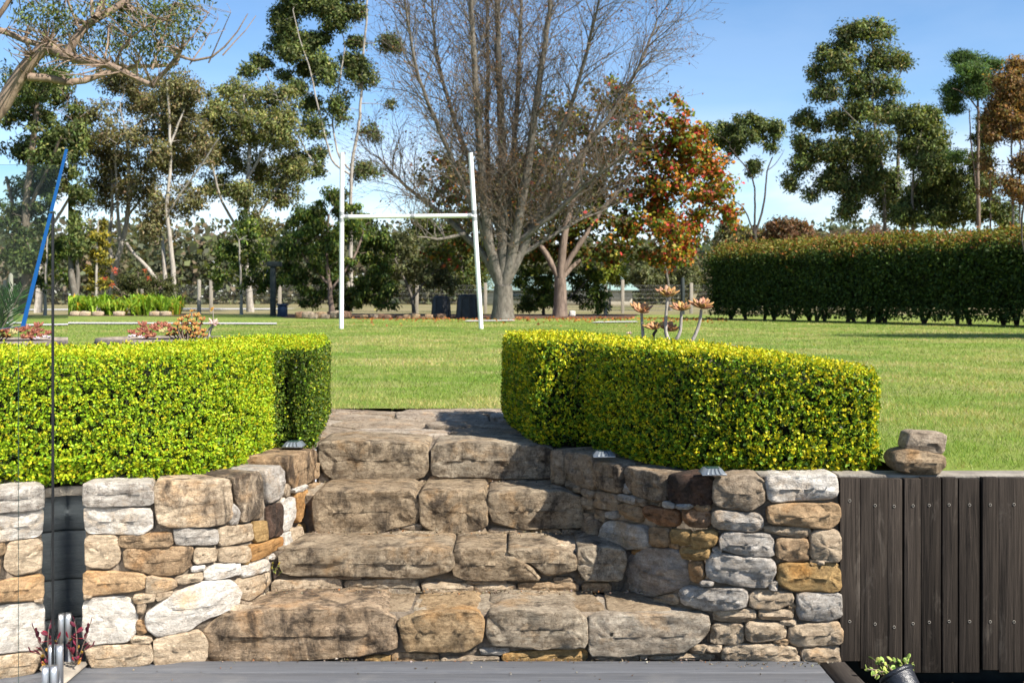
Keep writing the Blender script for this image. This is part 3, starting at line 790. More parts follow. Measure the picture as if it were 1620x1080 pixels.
# dark slots where deck boards butt
# ------------------------------------------------------------------ timber wall on the right
timber = thing('timber_retaining_wall', 'dark weathered vertical board retaining wall right of the stone wall', 'wall', (2.2, 4.5, -0.1))
edges = [(332, 414, 990, .004), (415, 524.5, 1020, .006), (525, 583, 1020, .007), (592, 659.7, 1036, .006), (660.2, 740, 1036, .008), (747, 808, 1036, .007), (815, 897, 1036, .005), (910, 975, 1025, .008), (975.5, 1085, 1034, .009)]
xe = 1092
rt = random.Random(9)
while xe < 2600:
    wv = rt.choice((62, 80, 104)); edges.append((xe, xe + wv - rt.choice((1.5, 8)), 1034, rt.uniform(0, .02))); xe += wv
screws_v = [(370,338,828),(473,357,838),(550,360,850),(627,358,836),(692,356,830),(773,354,827),(857,355,828),(940,354,828),(1036,352,828)]
screw_mat = M['screw']
for i, (u0, u1, vb, pr) in enumerate(edges):
    x0, x1 = 1200 + u0 / 2.571, 1200 + u1 / 2.571
    X0, X1 = (x0 - CX) / F * 4.50, (x1 - CX) / F * 4.50
    zb = ZC - (660 + vb / 2.571 - HY) / F * 4.50
    yf = 4.502 - pr
    bd = MB().box(X0, X1, yf, yf + 0.032, zb, 0.746 + rt.uniform(-.004, .003), 0.0015).build('plank', M['timber'], timber)
    if i < len(screws_v): sv = screws_v[i]
    else: sv = ((u0 + u1) / 2, 353, 829)
    for vv in sv[1:]:
        sx = (1200 + sv[0] / 2.571 - CX) / F * 4.5; sz = ZC - (660 + vv / 2.571 - HY) / F * 4.5
        sm = MB()
        Vs, Qs, Ts = [], [], []
        prof = [(0.0060, 0.0), (0.0060, -0.002), (0.005, -0.003), (0.0028, 0.004)]
        nn = 12
        for rr, dd in prof:
            for k in range(nn):
                a = 2 * math.pi * k / nn; Vs.append((sx + rr * math.cos(a), yf + dd, sz + rr * math.sin(a)))
        for r_ in range(3):
            for k in range(nn): Qs.append((r_*nn+k, (r_+1)*nn+k, (r_+1)*nn+(k+1) % nn, r_*nn+(k+1) % nn))
        c0 = len(Vs); Vs.append((sx, yf + 0.004, sz))
        Ts = [(3*nn+k, c0, 3*nn+(k+1) % nn) for k in range(nn)]
        sm.add(Vs, Qs, Ts).build('screw', screw_mat, bd)
MB().box(1.345, 5.2, 4.536, 4.60, -0.2, 0.734).build('backing_board', M['dark_post'], timber)
MB().box(1.342, 5.2, 4.541, 4.66, 0.737, 0.752, 0.004).build('coping', M['concrete'], timber)
MB().box(1.02, 1.340, 4.56, 4.66, 0.737, 0.751, 0.004).build('coping', M['concrete'], timber)

# ------------------------------------------------------------------ ground sheets
lawn_top = LAWN
yb = depth_at(645)
xs = [-400, -60, -3.3, -1.45, 0.5, 1.62, 60, 400]
V = [(-60, 5.2, LAWN), (-3.05, 5.2, LAWN), (-3.05, 7.285, LAWN), (-60, 7.285, LAWN),
     (-3.05, 7.285, LAWN), (1.65, 7.285, LAWN), (60, 7.285, LAWN), (60, 46, LAWN), (-60, 46, LAWN), (1.65, 4.64, LAWN), (60, 4.64, LAWN), (-60, 7.285, LAWN)]
lawn = mk('lawn', np.array(V), [(0, 1, 2, 3), (9, 10, 6, 5), (5, 6, 7, 8), (4, 5, 8, 11)][:2] , [(11, 4, 8), (4, 5, 8), (5, 7, 8), (5, 6, 7)], M['lawn'], origin=np.array((0, 0, LAWN)))
tag(lawn, kind='structure')
pad = mk('paddock', np.array([(-900, 46, LAWN - .004), (900, 46, LAWN - .004), (900, 1500, LAWN - .004), (-900, 1500, LAWN - .004), (60, 4.64, LAWN - .004), (900, 4.64, LAWN - .004), (-900, 5.2, LAWN - .004), (-60, 5.2, LAWN - .004), (-60, 46, LAWN - .004), (60, 46, LAWN - .004)]),
         [(0, 1, 2, 3), (4, 5, 1, 9), (6, 7, 8, 0)], None, M['paddock'], origin=np.array((0, 0, LAWN)))
tag(pad, kind='structure')
# soil of the two raised beds, up to the back of the wall stones
def bed(name, pts, yback):
    V, Q = [], []
    for i, (x, y) in enumerate(pts):
        V += [(x, y, 0.706), (x, yback, 0.706)]
        if i: Q.append((2*i-2, 2*i, 2*i+1, 2*i-1))
    return tag(mk(name, np.array(V), Q, None, M['soil']), kind='structure')
def wall_back(path, xs):
    S = np.interp(np.array(xs, float), path.x, path.s)
    return [tuple(p[:2]) for p in path.world(S, np.zeros(len(S)), np.full(len(S), -0.10))]
bed('garden_bed', [(-3.8, 4.55), (-1.75, 4.55)] + wall_back(LW, (150, 245, 330, 370, 420, 455, 485)) + [(-1.05, 5.7), (-0.98, 5.72)], 7.6)
bed('garden_bed', [(0.20, 5.6)] + wall_back(RW, (890, 920, 990, 1060, 1130, 1210, 1325)) + [(1.66, 4.62), (2.4, 4.62)], 7.6)
low = MB().box(1.405, 12, 0.5, 4.48, -0.6, -0.085).build('lower_garden_bed', M['soil']); tag(low, kind='structure')
base = mk('lower_ground', np.array([(-60, -60, -.62), (60, -60, -.62), (60, 4.9, -.62), (-60, 4.9, -.62)]), [(0, 1, 2, 3)], None, M['paddock']); tag(base, kind='structure')
# ------------------------------------------------------------------ clipped box hedges
def in_poly(pts, poly):
    x, y = pts[:, 0], pts[:, 1]; c = np.zeros(len(pts), bool)
    n = len(poly); j = n - 1
    for i in range(n):
        xi, yi = poly[i]; xj, yj = poly[j]
        m = ((yi > y) != (yj > y)) & (x < (xj - xi) * (y - yi) / (yj - yi + 1e-12) + xi)
        c ^= m; j = i
    return c

def hedge(name, label, poly, z0, ztop, dens, pal_tip, pal_mid, pal_in, seed, yellow=0.5, core_in=0.07, shade_at=None, lsize=1.0):
    rng = np.random.default_rng(seed)
    poly = np.array(poly, float)
    if area(poly) < 0: poly = poly[::-1]
    poly = resample(chaikin(poly, 2, 0.12), 0.03, 40, 600)
    e = np.roll(poly, -1, 0) - poly; L = np.hypot(e[:, 0], e[:, 1]); nrm = np.stack([e[:, 1], -e[:, 0]], 1) / L[:, None]
    zt_f = ztop if callable(ztop) else (lambda x: np.full_like(x, ztop))
    hmean = float(zt_f(poly[:, 0]).mean() - z0)
    # sides
    ns = int(L.sum() * hmean * dens)
    ei = rng.choice(len(L), ns, p=L / L.sum()); t = rng.random(ns)[:, None]
    back = (nrm[ei, 1] > 0.35) & (rng.random(ns) < 0.72)      # the far side is thinner leaved
    ei, t = ei[~back], t[~back]; ns = len(ei)
    b = poly[ei] + e[ei] * t; zt = zt_f(b[:, 0])
    zz = z0 - 0.01 + rng.random(ns) * (zt - z0)
    n3 = np.column_stack([nrm[ei], np.zeros(ns)])
    p = np.column_stack([b, zz])
    rr = 0.05
    over = np.clip((zz - (zt - rr)) / rr, 0, 1)
    inset = rr * (1 - np.sqrt(np.clip(1 - over ** 2, 0, 1))) + 0.03 * np.clip(1 - (zz - z0) / 0.07, 0, 1)
    wob = np.array([mnoise.noise(Vector((q[0] * 5.0, q[1] * 5.0, q[2] * 5.0 + seed))) for q in p]) * 0.016 if ns < 200000 else 0
    dep = rng.exponential(0.012, ns)
    p[:, :2] += nrm[ei] * (0.010 + wob - inset - dep)[:, None]
    nn = norm(n3 + np.column_stack([np.zeros(ns), np.zeros(ns), over * 0.9]))
    # top
    lo, hi = poly.min(0), poly.max(0)
    nt = int((hi - lo).prod() * dens * 0.62)
    tp = lo + rng.random((nt, 2)) * (hi - lo); tp = tp[in_poly(tp, poly)]
    nt = len(tp)
    pt = np.column_stack([tp, zt_f(tp[:, 0]) - rng.exponential(0.010, nt) + rng.normal(0, 0.006, nt)])
    p = np.vstack([p, pt]); nn = np.vstack([nn, np.tile((0, 0, 1.0), (nt, 1))])
    n = len(p); isTop = np.r_[np.zeros(ns, bool), np.ones(nt, bool)]
    # sprigs: a few leaves round each shoot
    d = norm(nn * 0.75 + np.array((0, 0, 0.55)) + rng.normal(0, 0.42, (n, 3)))
    k = 7
    ln = lsize * rng.uniform(0.018, 0.042, n); ln[rng.random(n) < 0.03] *= 1.7
    tt = np.tile(np.linspace(0.0, 1.0, k), (n, 1))
    s0 = p - d * (ln * 0.75)[:, None]
    pos = s0[:, None, :] + d[:, None, :] * (tt * ln[:, None])[..., None]
    r1 = rng.normal(size=(n, k, 3)); r1 -= (r1 * d[:, None, :]).sum(-1, keepdims=True) * d[:, None, :]
    ldir = d[:, None, :] * (0.25 + 0.75 * tt[..., None]) + norm(r1) * (1.15 - 0.25 * tt[..., None])
    big = 1.0 + 0.35 * np.clip(1 - (p[:, 2] - z0) / 0.16, 0, 1)
    size = lsize * rng.uniform(0.0095, 0.0150, (n, k)) * big[:, None]
    pos = pos.reshape(-1, 3); ldir = ldir.reshape(-1, 3); size = size.ravel(); tf = tt.ravel()
    m = len(pos)
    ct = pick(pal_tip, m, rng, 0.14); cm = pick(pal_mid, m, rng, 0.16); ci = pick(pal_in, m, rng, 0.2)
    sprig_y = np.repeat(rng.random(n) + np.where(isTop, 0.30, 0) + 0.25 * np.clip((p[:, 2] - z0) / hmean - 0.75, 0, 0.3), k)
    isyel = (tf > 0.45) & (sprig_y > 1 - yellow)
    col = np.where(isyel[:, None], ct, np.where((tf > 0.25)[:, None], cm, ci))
    if shade_at is not None:      # weaker light put into darker leaf colours on the leg beside the landing
        shade_mask = (pos[:, 0] > shade_at[0]) & (pos[:, 1] > shade_at[1]) & (pos[:, 2] < z0 + hmean - 0.03)
        col = np.where((shade_mask & (rng.random(m) < 0.90))[:, None], pick([((0.075, 0.13, 0.014), 4), ((0.12, 0.17, 0.018), 2), ((0.04, 0.075, 0.010), 4), ((0.22, 0.22, 0.03), 1)], m, rng), col)
    V, Q = leaf_quads(pos, ldir, size, size * 0.70, rng, 0.10, np.repeat(norm(nn + np.array((0, 0, 0.35))), k, 0))
    c = poly.mean(0)
    th = thing(name, label, 'hedge', (c[0], c[1], z0))
    o = mk('foliage', V, Q, None, M['hedge_leaf'], th, False, np.repeat(col, 4, 0), origin=np.array((c[0], c[1], z0)))
    o['kind'] = 'stuff'
    # woody inside
    inner = poly - nrm * core_in
    zz_ = zt_f(inner[:, 0]) - core_in
    nv = len(inner)
    V = np.vstack([np.column_stack([inner, np.full(nv, z0 - 0.02)]), np.column_stack([inner, zz_])])
    V += rng.normal(0, 0.006, V.shape)
    Q = [(a, (a + 1) % nv, nv + (a + 1) % nv, nv + a) for a in range(nv)]
    cc = len(V); V = np.vstack([V, [[c[0], c[1], float(zz_.mean())]]])
    # cap as a grid-free fan per boundary quad towards the inner spine
    me = mk('branches', V, Q, [(nv + a, nv + (a + 1) % nv, cc) for a in range(nv)], M['twig'], th)
    return th

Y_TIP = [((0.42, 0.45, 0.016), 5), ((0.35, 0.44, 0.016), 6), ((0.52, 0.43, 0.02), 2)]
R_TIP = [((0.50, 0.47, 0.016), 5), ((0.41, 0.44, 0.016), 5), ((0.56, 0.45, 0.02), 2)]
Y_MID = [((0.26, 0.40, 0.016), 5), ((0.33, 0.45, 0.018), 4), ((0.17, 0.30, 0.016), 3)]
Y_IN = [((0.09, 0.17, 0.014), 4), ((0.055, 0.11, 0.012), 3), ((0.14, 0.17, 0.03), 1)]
LH = [(-2.75, 4.52), (-1.80, 4.50), (-1.52, 4.53), (-1.33, 4.66), (-1.22, 4.90), (-1.17, 5.18), (-1.165, 5.44), (-1.12, 5.50), (-1.02, 5.455), (-0.99, 5.60), (-1.03, 6.0), (-1.10, 6.6), (-1.18, 6.75), (-1.55, 6.6), (-1.75, 5.8), (-2.0, 5.25), (-2.75, 5.2)]
hedge('box_hedge', 'clipped yellow-green box hedge on the left stone wall', LH, 0.738, 1.245, 7000, Y_TIP, Y_MID, Y_IN, 5, 0.46, 0.10, shade_at=(-1.17, 5.36))
RH = [(0.115, 5.56), (0.29, 5.60), (0.385, 5.56), (0.40, 5.40), (0.55, 5.05), (0.79, 4.76), (1.02, 4.66), (1.30, 4.63), (1.53, 4.665), (1.585, 4.85), (1.58, 5.3), (1.48, 5.62), (1.0, 5.85), (0.62, 6.2), (0.40, 6.75), (0.10, 6.85), (-0.045, 6.72), (-0.03, 6.45)]
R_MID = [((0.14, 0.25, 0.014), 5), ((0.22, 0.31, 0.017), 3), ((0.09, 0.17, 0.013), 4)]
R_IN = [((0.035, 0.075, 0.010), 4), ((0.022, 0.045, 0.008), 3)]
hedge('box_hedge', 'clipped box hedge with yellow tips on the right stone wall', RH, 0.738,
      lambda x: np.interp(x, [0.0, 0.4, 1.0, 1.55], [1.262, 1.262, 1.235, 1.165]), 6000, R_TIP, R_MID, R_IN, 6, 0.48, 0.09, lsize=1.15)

# ------------------------------------------------------------------ lights set on the wall tops
def wall_light(label, x, y):
    c = G(x, y, 0.757)
    t = thing('wall_light', label, 'light', c, 'small square lights along the wall tops')
    w, h = 0.050, 0.025
    b = MB(); Vv = []
    b.box(c[0]-w, c[0]+w, c[1]-w, c[1]+w, c[2], c[2]+0.006, 0.001).build('base_plate', M['steel'], t)
    b = MB()
    n = 4
    for s_, z_ in ((w*0.96, c[2]+0.006), (w*0.66, c[2]+h)):
        Vv += [(c[0]-s_, c[1]-s_, z_), (c[0]+s_, c[1]-s_, z_), (c[0]+s_, c[1]+s_, z_), (c[0]-s_, c[1]+s_, z_)]
    b.add(Vv, [(0, 1, 5, 4), (1, 2, 6, 5), (2, 3, 7, 6), (3, 0, 4, 7), (4, 5, 6, 7)])
    b.build('lens', M['housing'], t)
    for k in range(4):
        xo = -0.6 + 0.4 * k
        r_ = MB()
        a0, a1 = c[0] + xo * w * 0.96, c[0] + xo * w * 0.66
        r_.add([(a0-.005, c[1]-w*.97-.003, c[2]+.006), (a0+.005, c[1]-w*.97-.003, c[2]+.006), (a1+.004, c[1]-w*.66-.003, c[2]+h), (a1-.004, c[1]-w*.66-.003, c[2]+h),
                (a0-.005, c[1]-w*.90, c[2]+.006), (a0+.005, c[1]-w*.90, c[2]+.006), (a1+.004, c[1]-w*.55, c[2]+h), (a1-.004, c[1]-w*.55, c[2]+h)],
               [(0, 1, 2, 3), (1, 5, 6, 2), (4, 0, 3, 7), (3, 2, 6, 7)])
        r_.build('rib', M['housing'], t)
    MB().box(c[0]-w*.5, c[0]+w*.5, c[1]-w*.5, c[1]+w*.5, c[2]+h, c[2]+h+.003, .001).build('solar_panel', M['glass_end'], t)
wall_light('small silver light on the left wall, beside the hedge end', 465, 706)
wall_light('small shaded light on the right wall nearest the steps', 955, 721)
wall_light('small sunlit silver light on the right wall, middle of its curve', 1127, 749)

# ------------------------------------------------------------------ two loose stones on the coping
def boulder(name, label, c, w, d, h, color, stain, seed, flat=0.82, group=None, rough=0.10, cat='stone', n=14):
    rs = np.random.RandomState(seed)
    V, Q, T = [], [], []
    rows = 9
    for i in range(rows + 1):
        v = -1 + 2 * i / rows
        rad = (1 - abs(v) ** 5) ** (1 / 3.2)
        for k in range(n * 2):
            a = math.pi * k / n
            ca, sa = math.cos(a), math.sin(a)
            e = 2 / 3.6
            x = math.copysign(abs(ca) ** e, ca) * rad; y = math.copysign(abs(sa) ** e, sa) * rad
            q = Vector((x * 1.7 + seed, y * 1.7, v * 1.3))
            f = 1 + rough * mnoise.noise(q) + rough * 0.45 * mnoise.noise(q * 3.1)
            V.append((c[0] + x * f * w / 2, c[1] + y * f * d / 2, c[2] + h / 2 + v * h / 2 * (1 + 0.3 * rough * mnoise.noise(q * 1.5))))
    m = n * 2
    for i in range(rows):
        for k in range(m): Q.append((i*m+k, i*m+(k+1) % m, (i+1)*m+(k+1) % m, (i+1)*m+k))
    for i, fl_ in ((0, 1), (rows, 0)):
        cc = len(V); V.append((c[0], c[1], c[2] + (h if i else 0)))
        for k in range(m):
            t = (i*m+k, i*m+(k+1) % m, cc); T.append(t[::-1] if fl_ else t)
    o = mk(name, np.array(V), Q, T, M['stone'], None, True)
    o.color = (*color, stain)
    tag(o, label, cat, group, 'thing')
    return o
z5 = zoomed(1200, 660, 3.857)
o = stone('loose_stone', z5([(815,262),(850,207),(930,200),(1100,222),(1150,235),(1155,300),(1110,350),(980,352),(850,330)]), FlatPath(4.525), None, (0.40, 0.31, 0.21), 0.25, depth=0.13, bulge=0.022, r=0.016, rough=0.014, seed=951, corner=.10)
tag(o, 'lower rounded brown stone resting on the coping of the timber wall', 'stone', None, 'thing')
o = stone('loose_stone', z5([(908,172),(925,95),(1000,91),(1120,99),(1150,110),(1140,222),(1040,216),(908,203)]), FlatPath(4.535), None, (0.50, 0.42, 0.33), 0.10, depth=0.11, bulge=0.012, r=0.010, rough=0.009, seed=953, corner=.06)
tag(o, 'upper blocky sandstone piece stacked on the lower brown stone', 'stone', None, 'thing')

# ------------------------------------------------------------------ glass pool fence
fence = thing('glass_fence', 'frameless raked glass fence panels on steel spigots at the left edge', 'fence', (-1.6, 4.0, 0))
def fxy(Y): return (-0.369 - 0.323 * Y, Y)
tdir = np.array((-0.323, 1.0)) / math.hypot(0.323, 1.0); ndir = np.array((tdir[1], -tdir[0]))     # ndir faces the steps
def rake(Y): return float(np.interp(Y, [1.0, 3.10, 4.64], [1.425, 1.40, 2.105]))
def glass_panel(Y0, Y1, ybreaks, zb=0.10):
    ys = [Y0] + [b for b in ybreaks if Y0 < b < Y1] + [Y1]
    h = 0.006
    V = []
    for Yv in ys:
        x, y = fxy(Yv)
        for sgn in (1, -1):
            V.append((x + ndir[0]*h*sgn, y + ndir[1]*h*sgn, zb)); V.append((x + ndir[0]*h*sgn, y + ndir[1]*h*sgn, rake(Yv)))
    k = len(ys); Qf, Qe, Qt = [], [], []
    for i in range(k - 1):
        a, b = 4*i, 4*(i+1)
        Qf += [(a, a+1, b+1, b), (a+2, b+2, b+3, a+3)]
        Qe += [(a, b, b+2, a+2)]
        Qt += [(a+1, a+3, b+3, b+1)]
    Qe += [(0, 2, 3, 1), (4*(k-1), 4*(k-1)+1, 4*(k-1)+3, 4*(k-1)+2)]
    V = np.array(V)
    p = mk('glass_panel', V, Qf, None, M['glass'], fence)
    for q in Qe: mk('side_edge', V[list(q)], [(0, 1, 2, 3)], None, M['glass_end'], p)
    for q in Qt: mk('top_edge', V[list(q)], [(0, 1, 2, 3)], None, M['glass_edge'], p)
    return p
glass_panel(3.945, 4.63, [])
ss = MB(); xx_, yy_ = fxy(3.937)
ss.tube([(xx_ + ndir[0]*.004, yy_ + ndir[1]*.004, 0.1), (xx_ + ndir[0]*.004, yy_ + ndir[1]*.004, rake(3.937))], 0.0072, 8).build('seal_strip', M['black_seal'], fence)
glass_panel(2.95, 3.925, [3.10])
glass_panel(1.0, 2.935, [])
def spigot(Y, top=0.205):
    x, y = fxy(Y)
    s_ = MB()
    for sgn in (1, -1):
        cx, cy = x + ndir[0]*0.019*sgn, y + ndir[1]*0.019*sgn
        a, b = tdir*0.022, ndir*0.0115
        V = []
        for z_, k in ((0.004, 1.0), (top - 0.02, 1.0), (top, 0.6)):
            for u, v in ((-1, -1), (1, -1), (1, 1), (-1, 1)):
                V.append((cx + a[0]*u*k + b[0]*v, cy + a[1]*u*k + b[1]*v, z_))
        Q = [(0, 3, 2, 1), (8, 9, 10, 11)]
        for r_ in (0, 4):
            for k in range(4): Q.append((r_+k, r_+(k+1) % 4, r_+4+(k+1) % 4, r_+4+k))
        s_.add(V, Q)
    o = s_.build('spigot', M['steel'], fence)
    MB().box(x-.05, x+.05, y-.05, y+.05, 0.001, 0.012, 0.002).build('base_plate', M['steel'], o)
spigot(4.47); spigot(4.06); spigot(3.83); spigot(3.1); spigot(2.5)
# fence returning along the lawn edge behind the hedge
fence2 = thing('glass_fence', 'level glass fence panel standing behind the left hedge at the frame edge', 'fence', (-2.5, 4.78, 0.75))
def flat_panel(X0, X1, Yv, z0, z1, par):
    V = np.array([(x, y, z) for y in (Yv - .006, Yv + .006) for x in (X0, X1) for z in (z0, z1)])
    p = mk('glass_panel', V, [(0, 1, 3, 2), (4, 6, 7, 5)], None, M['glass_dark'], par)
    for q, m_ in (((1, 5, 7, 3), 'steel'), ((0, 4, 5, 1), 'glass_end'), ((2, 3, 7, 6), 'glass_end')): mk('top_edge' if m_ == 'steel' else 'side_edge', V[list(q)], [(0, 1, 2, 3)], None, M[m_], p)
flat_panel(-3.4, -1.935, 4.80, 0.80, 2.055, fence2)
for xs_ in (-3.2, -2.15):
    MB().box(xs_-.022, xs_+.022, 4.77, 4.83, 0.74, 0.93, 0.003).build('spigot', M['steel'], fence2)
# concrete footing under the far spigot
MB().box(-2.0, -1.70, 4.12, 4.44, 0.0035, 0.022, 0.008).build('fence_footing', M['concrete'], fence)

# ------------------------------------------------------------------ small plants in the foreground
def leaf_plant(name, label, cat, base, stems, leafsize, pal, seed, per=7, stem_r=0.003, spread=0.5, bark='bark_brown', mat='leaf', width=0.5, stem_from=0.25):
    rng = np.random.default_rng(seed)
    base = np.array(base, float)
    th = thing(name, label, cat, base)
    pos, dd = [], []
    sm = MB()
    for tip in stems:
        tip = np.array(tip, float)
        mid = (base + tip) / 2 + rng.normal(0, 0.012, 3) + (0, 0, 0.02)
        t = np.linspace(0, 1, 7)[:, None]
        path = (1-t)**2*base + 2*t*(1-t)*mid + t*t*tip
        sm.tube(path, np.linspace(stem_r, stem_r*0.45, 7), 6)
        for k in range(per):
            f = stem_from + (1 - stem_from) * (k + 1) / per
            q = (1-f)**2*base + 2*f*(1-f)*mid + f*f*tip
            pos.append(q); dd.append(norm((tip - mid) * 2 * spread / (np.linalg.norm(tip - mid) + 1e-6) + rng.normal(0, 0.8, 3) + (0, 0, 0.3)))
    sm.build('stem', M[bark], th)
    pos, dd = np.array(pos), np.array(dd); n = len(pos)
    sz = rng.uniform(0.75, 1.2, n) * leafsize
    for i in range(n):
        V, Q, c = fleshy(pos[i], dd[i], sz[i], sz[i]*width, sz[i]*0.10, rng)
        mk('leaf', V, Q, None, M['flesh'] if mat == 'flesh' else M[mat], th, True, np.tile(pick(pal, 1, rng, 0.15), (len(V), 1)), origin=pos[i])
    return th

def fleshy(base, d, L, Wd, Th, rng, up=None, cup=0.12, n=6, tipk=1.0):
    """a pointed fleshy leaf; rings along its length"""
    d = norm(np.array(d, float))
    if up is None: up = rng.normal(size=3)
    side = norm(np.cross(d, up)); nr = np.cross(side, d)
    V, Q = [], []
    ts = (0.0, 0.15, 0.38, 0.62, 0.82, 0.95, 1.0); ws = (0.42, 0.62, 0.92, 1.0, 0.72, 0.30, 0.03)
    for t, w in zip(ts, ws):
        c = base + d * L * t + nr * L * cup * t * t
        for k in range(n):
            a = 2 * math.pi * k / n
            V.append(c + side * math.cos(a) * Wd / 2 * w + nr * math.sin(a) * Th / 2 * (0.35 + 0.65 * w))
    for i in range(len(ts) - 1):
        for k in range(n): Q.append((i*n+k, i*n+(k+1) % n, (i+1)*n+(k+1) % n, (i+1)*n+k))
    Q += [(0, 3, 2, 1), (0, 5, 4, 3)]
    return np.array(V), Q, None

b0 = G(112, 1050, 0.0) + (0, 0, 0.004)
bp = np.array((-1.735, 4.40, 0.02))
leaf_plant('wall_seedling', 'small purple-red leafed seedling growing at the foot of the left wall', 'plant', bp,
           [P(118, 982, 4.36), P(143, 985, 4.37), P(146, 1022, 4.35), P(108, 1008, 4.38), P(128, 1040, 4.33), P(112, 1030, 4.34), P(120, 1002, 4.36)], 0.030,
           [((0.16, 0.025, 0.045), 4), ((0.35, 0.03, 0.06), 2), ((0.10, 0.02, 0.035), 3), ((0.45, 0.28, 0.06), 1)], 3, per=5, spread=0.7, mat='leaf')
leaf_plant('step_weed', 'tiny green weed where the left wall meets the second step', 'plant', P(434, 915, 4.80), [P(430, 890, 4.79), P(440, 893, 4.79), P(436, 900, 4.78), P(446, 905, 4.78)], 0.014, [((0.20, 0.24, 0.05), 2), ((0.34, 0.28, 0.05), 1)], 4, per=5, stem_r=0.0015)
jb = P(1432, 1078, 4.36)
leaf_plant('jade_plant', 'small green jade plant leaning out of the black pot', 'plant', jb,
           [P(1382, 1042, 4.33), P(1394, 1046, 4.32), P(1372, 1058, 4.30), P(1390, 1062, 4.30), P(1412, 1044, 4.36), P(1436, 1042, 4.38), P(1425, 1050, 4.36), P(1402, 1066, 4.30), P(1380, 1068, 4.28), P(1440, 1052, 4.38)], 0.023,
           [((0.22, 0.32, 0.06), 4), ((0.33, 0.40, 0.10), 3), ((0.14, 0.22, 0.04), 2)], 8, per=13, stem_r=0.006, mat='flesh', width=0.72)
# the fallen black nursery pot
pot = thing('plant_pot', 'black plastic plant pot lying on its side by the deck edge', 'pot', (1.64, 4.2, -0.08))
b = MB(); b.lathe([(0.052, -0.075), (0.066, 0.06), (0.066, 0.062), (0.072, 0.063), (0.072, 0.078), (0.064, 0.078), (0.050, -0.06), (0.0, -0.06)], n=28, cap=False)
ax = norm(np.array((-0.35, 0.55, 0.72))); sx_ = norm(np.cross(ax, (0, 1, 0.1))); sy_ = np.cross(ax, sx_)
Vp = np.array(b.V); pc = P(1434, 1093, 4.27)
Vw = pc + Vp[:, :1]*sx_ + Vp[:, 1:2]*sy_ + Vp[:, 2:3]*ax
mk('pot_wall', Vw, b.Q, None, M['black_pot'], pot, True)
b2 = MB(); b2.lathe([(0.0, 0.05), (0.063, 0.05)], n=24, cap=False); Vp = np.array(b2.V)
mk('potting_soil', pc + Vp[:, :1]*sx_ + Vp[:, 1:2]*sy_ + Vp[:, 2:3]*ax, b2.Q, None, M['soil'], pot)
# crumbs of soil and bark in the lower bed
rng = np.random.default_rng(12)
n = 2600
pp = np.column_stack([rng.uniform(1.42, 3.2, n), rng.uniform(4.05, 4.47, n), np.full(n, -0.083)])
V, Q = leaf_quads(pp, rng.normal(0, 1, (n, 3)) * (1, 1, 0.6) + (0, 0, 0.3), rng.uniform(0.008, 0.022, n), rng.uniform(0.006, 0.014, n), rng)
o = mk('soil_crumbs', V, Q, None, M['leaf'], None, False, np.repeat(pick([((0.05, 0.035, 0.025), 5), ((0.14, 0.10, 0.075), 3), ((0.30, 0.24, 0.20), 1)], n, rng), 4, 0))
tag(o, 'loose soil and bark crumbs at the foot of the timber wall', 'soil', None, 'stuff')

# grit and leaf crumbs gathered at the backs of the treads, along the wall feet and on the deck
rng = np.random.default_rng(15)
gp_ = []
for (xa, xb, ya, yb_, z_, m_) in ((-1.2, 0.75, 4.76, 4.86, 0.198, 340), (-1.02, 0.52, 5.08, 5.20, 0.384, 260), (-0.98, 0.34, 5.42, 5.53, 0.566, 220), (-1.3, 0.3, 6.0, 7.2, 0.752, 120), (-1.2, 0.85, 4.47, 4.52, 0.003, 160), (0.8, 1.3, 4.42, 4.48, 0.003, 60), (-1.6, 1.2, 3.9, 4.45, 0.003, 50)):
    back = rng.random(m_) ** 0.5
    gp_.append(np.column_stack([rng.uniform(xa, xb, m_), ya + (yb_ - ya) * back, np.full(m_, z_)]))
gp_ = np.vstack(gp_); n = len(gp_)
V, Q = leaf_quads(gp_, rng.normal(size=(n, 3)) * (1, 1, .35), rng.uniform(.004, .015, n), rng.uniform(.004, .010, n), rng, .25)
o = mk('grit', V, Q, None, M['leaf'], None, False, np.repeat(pick([((.16, .12, .085), 5), ((.30, .25, .18), 4), ((.08, .055, .04), 3), ((.34, .14, .05), 1), ((.45, .41, .34), 2)], n, rng), 4, 0))
tag(o, 'grit, chips and dry leaf crumbs scattered on the steps and deck', 'grit', None, 'stuff')
# ------------------------------------------------------------------ potted succulents behind the hedges
def bowl(name, label, c, r, h, group=None):
    b = MB()
    b.lathe([(r*0.45, 0), (r*0.70, h*0.35), (r*0.95, h*0.8), (r*1.03, h*0.93), (r*1.0, h), (r*0.90, h), (r*0.88, h*0.95), (0.02, h*0.95)], n=40, cap=False)
    V = np.array(b.V) + np.array(c)
    th = thing(name, label, 'pot', c)
    mk('bowl', V, b.Q, None, M['terracotta'], th, True)
    b = MB(); b.lathe([(r*0.89, h*0.955), (r*0.5, h*0.985), (0.0, h*0.99)], n=32, cap=False)
    mk('potting_soil', np.array(b.V) + np.array(c), b.Q, None, M['soil'], th)
    return th
def P2(u, v, Y, z): return P(*z([(u, v)])[0], Y)

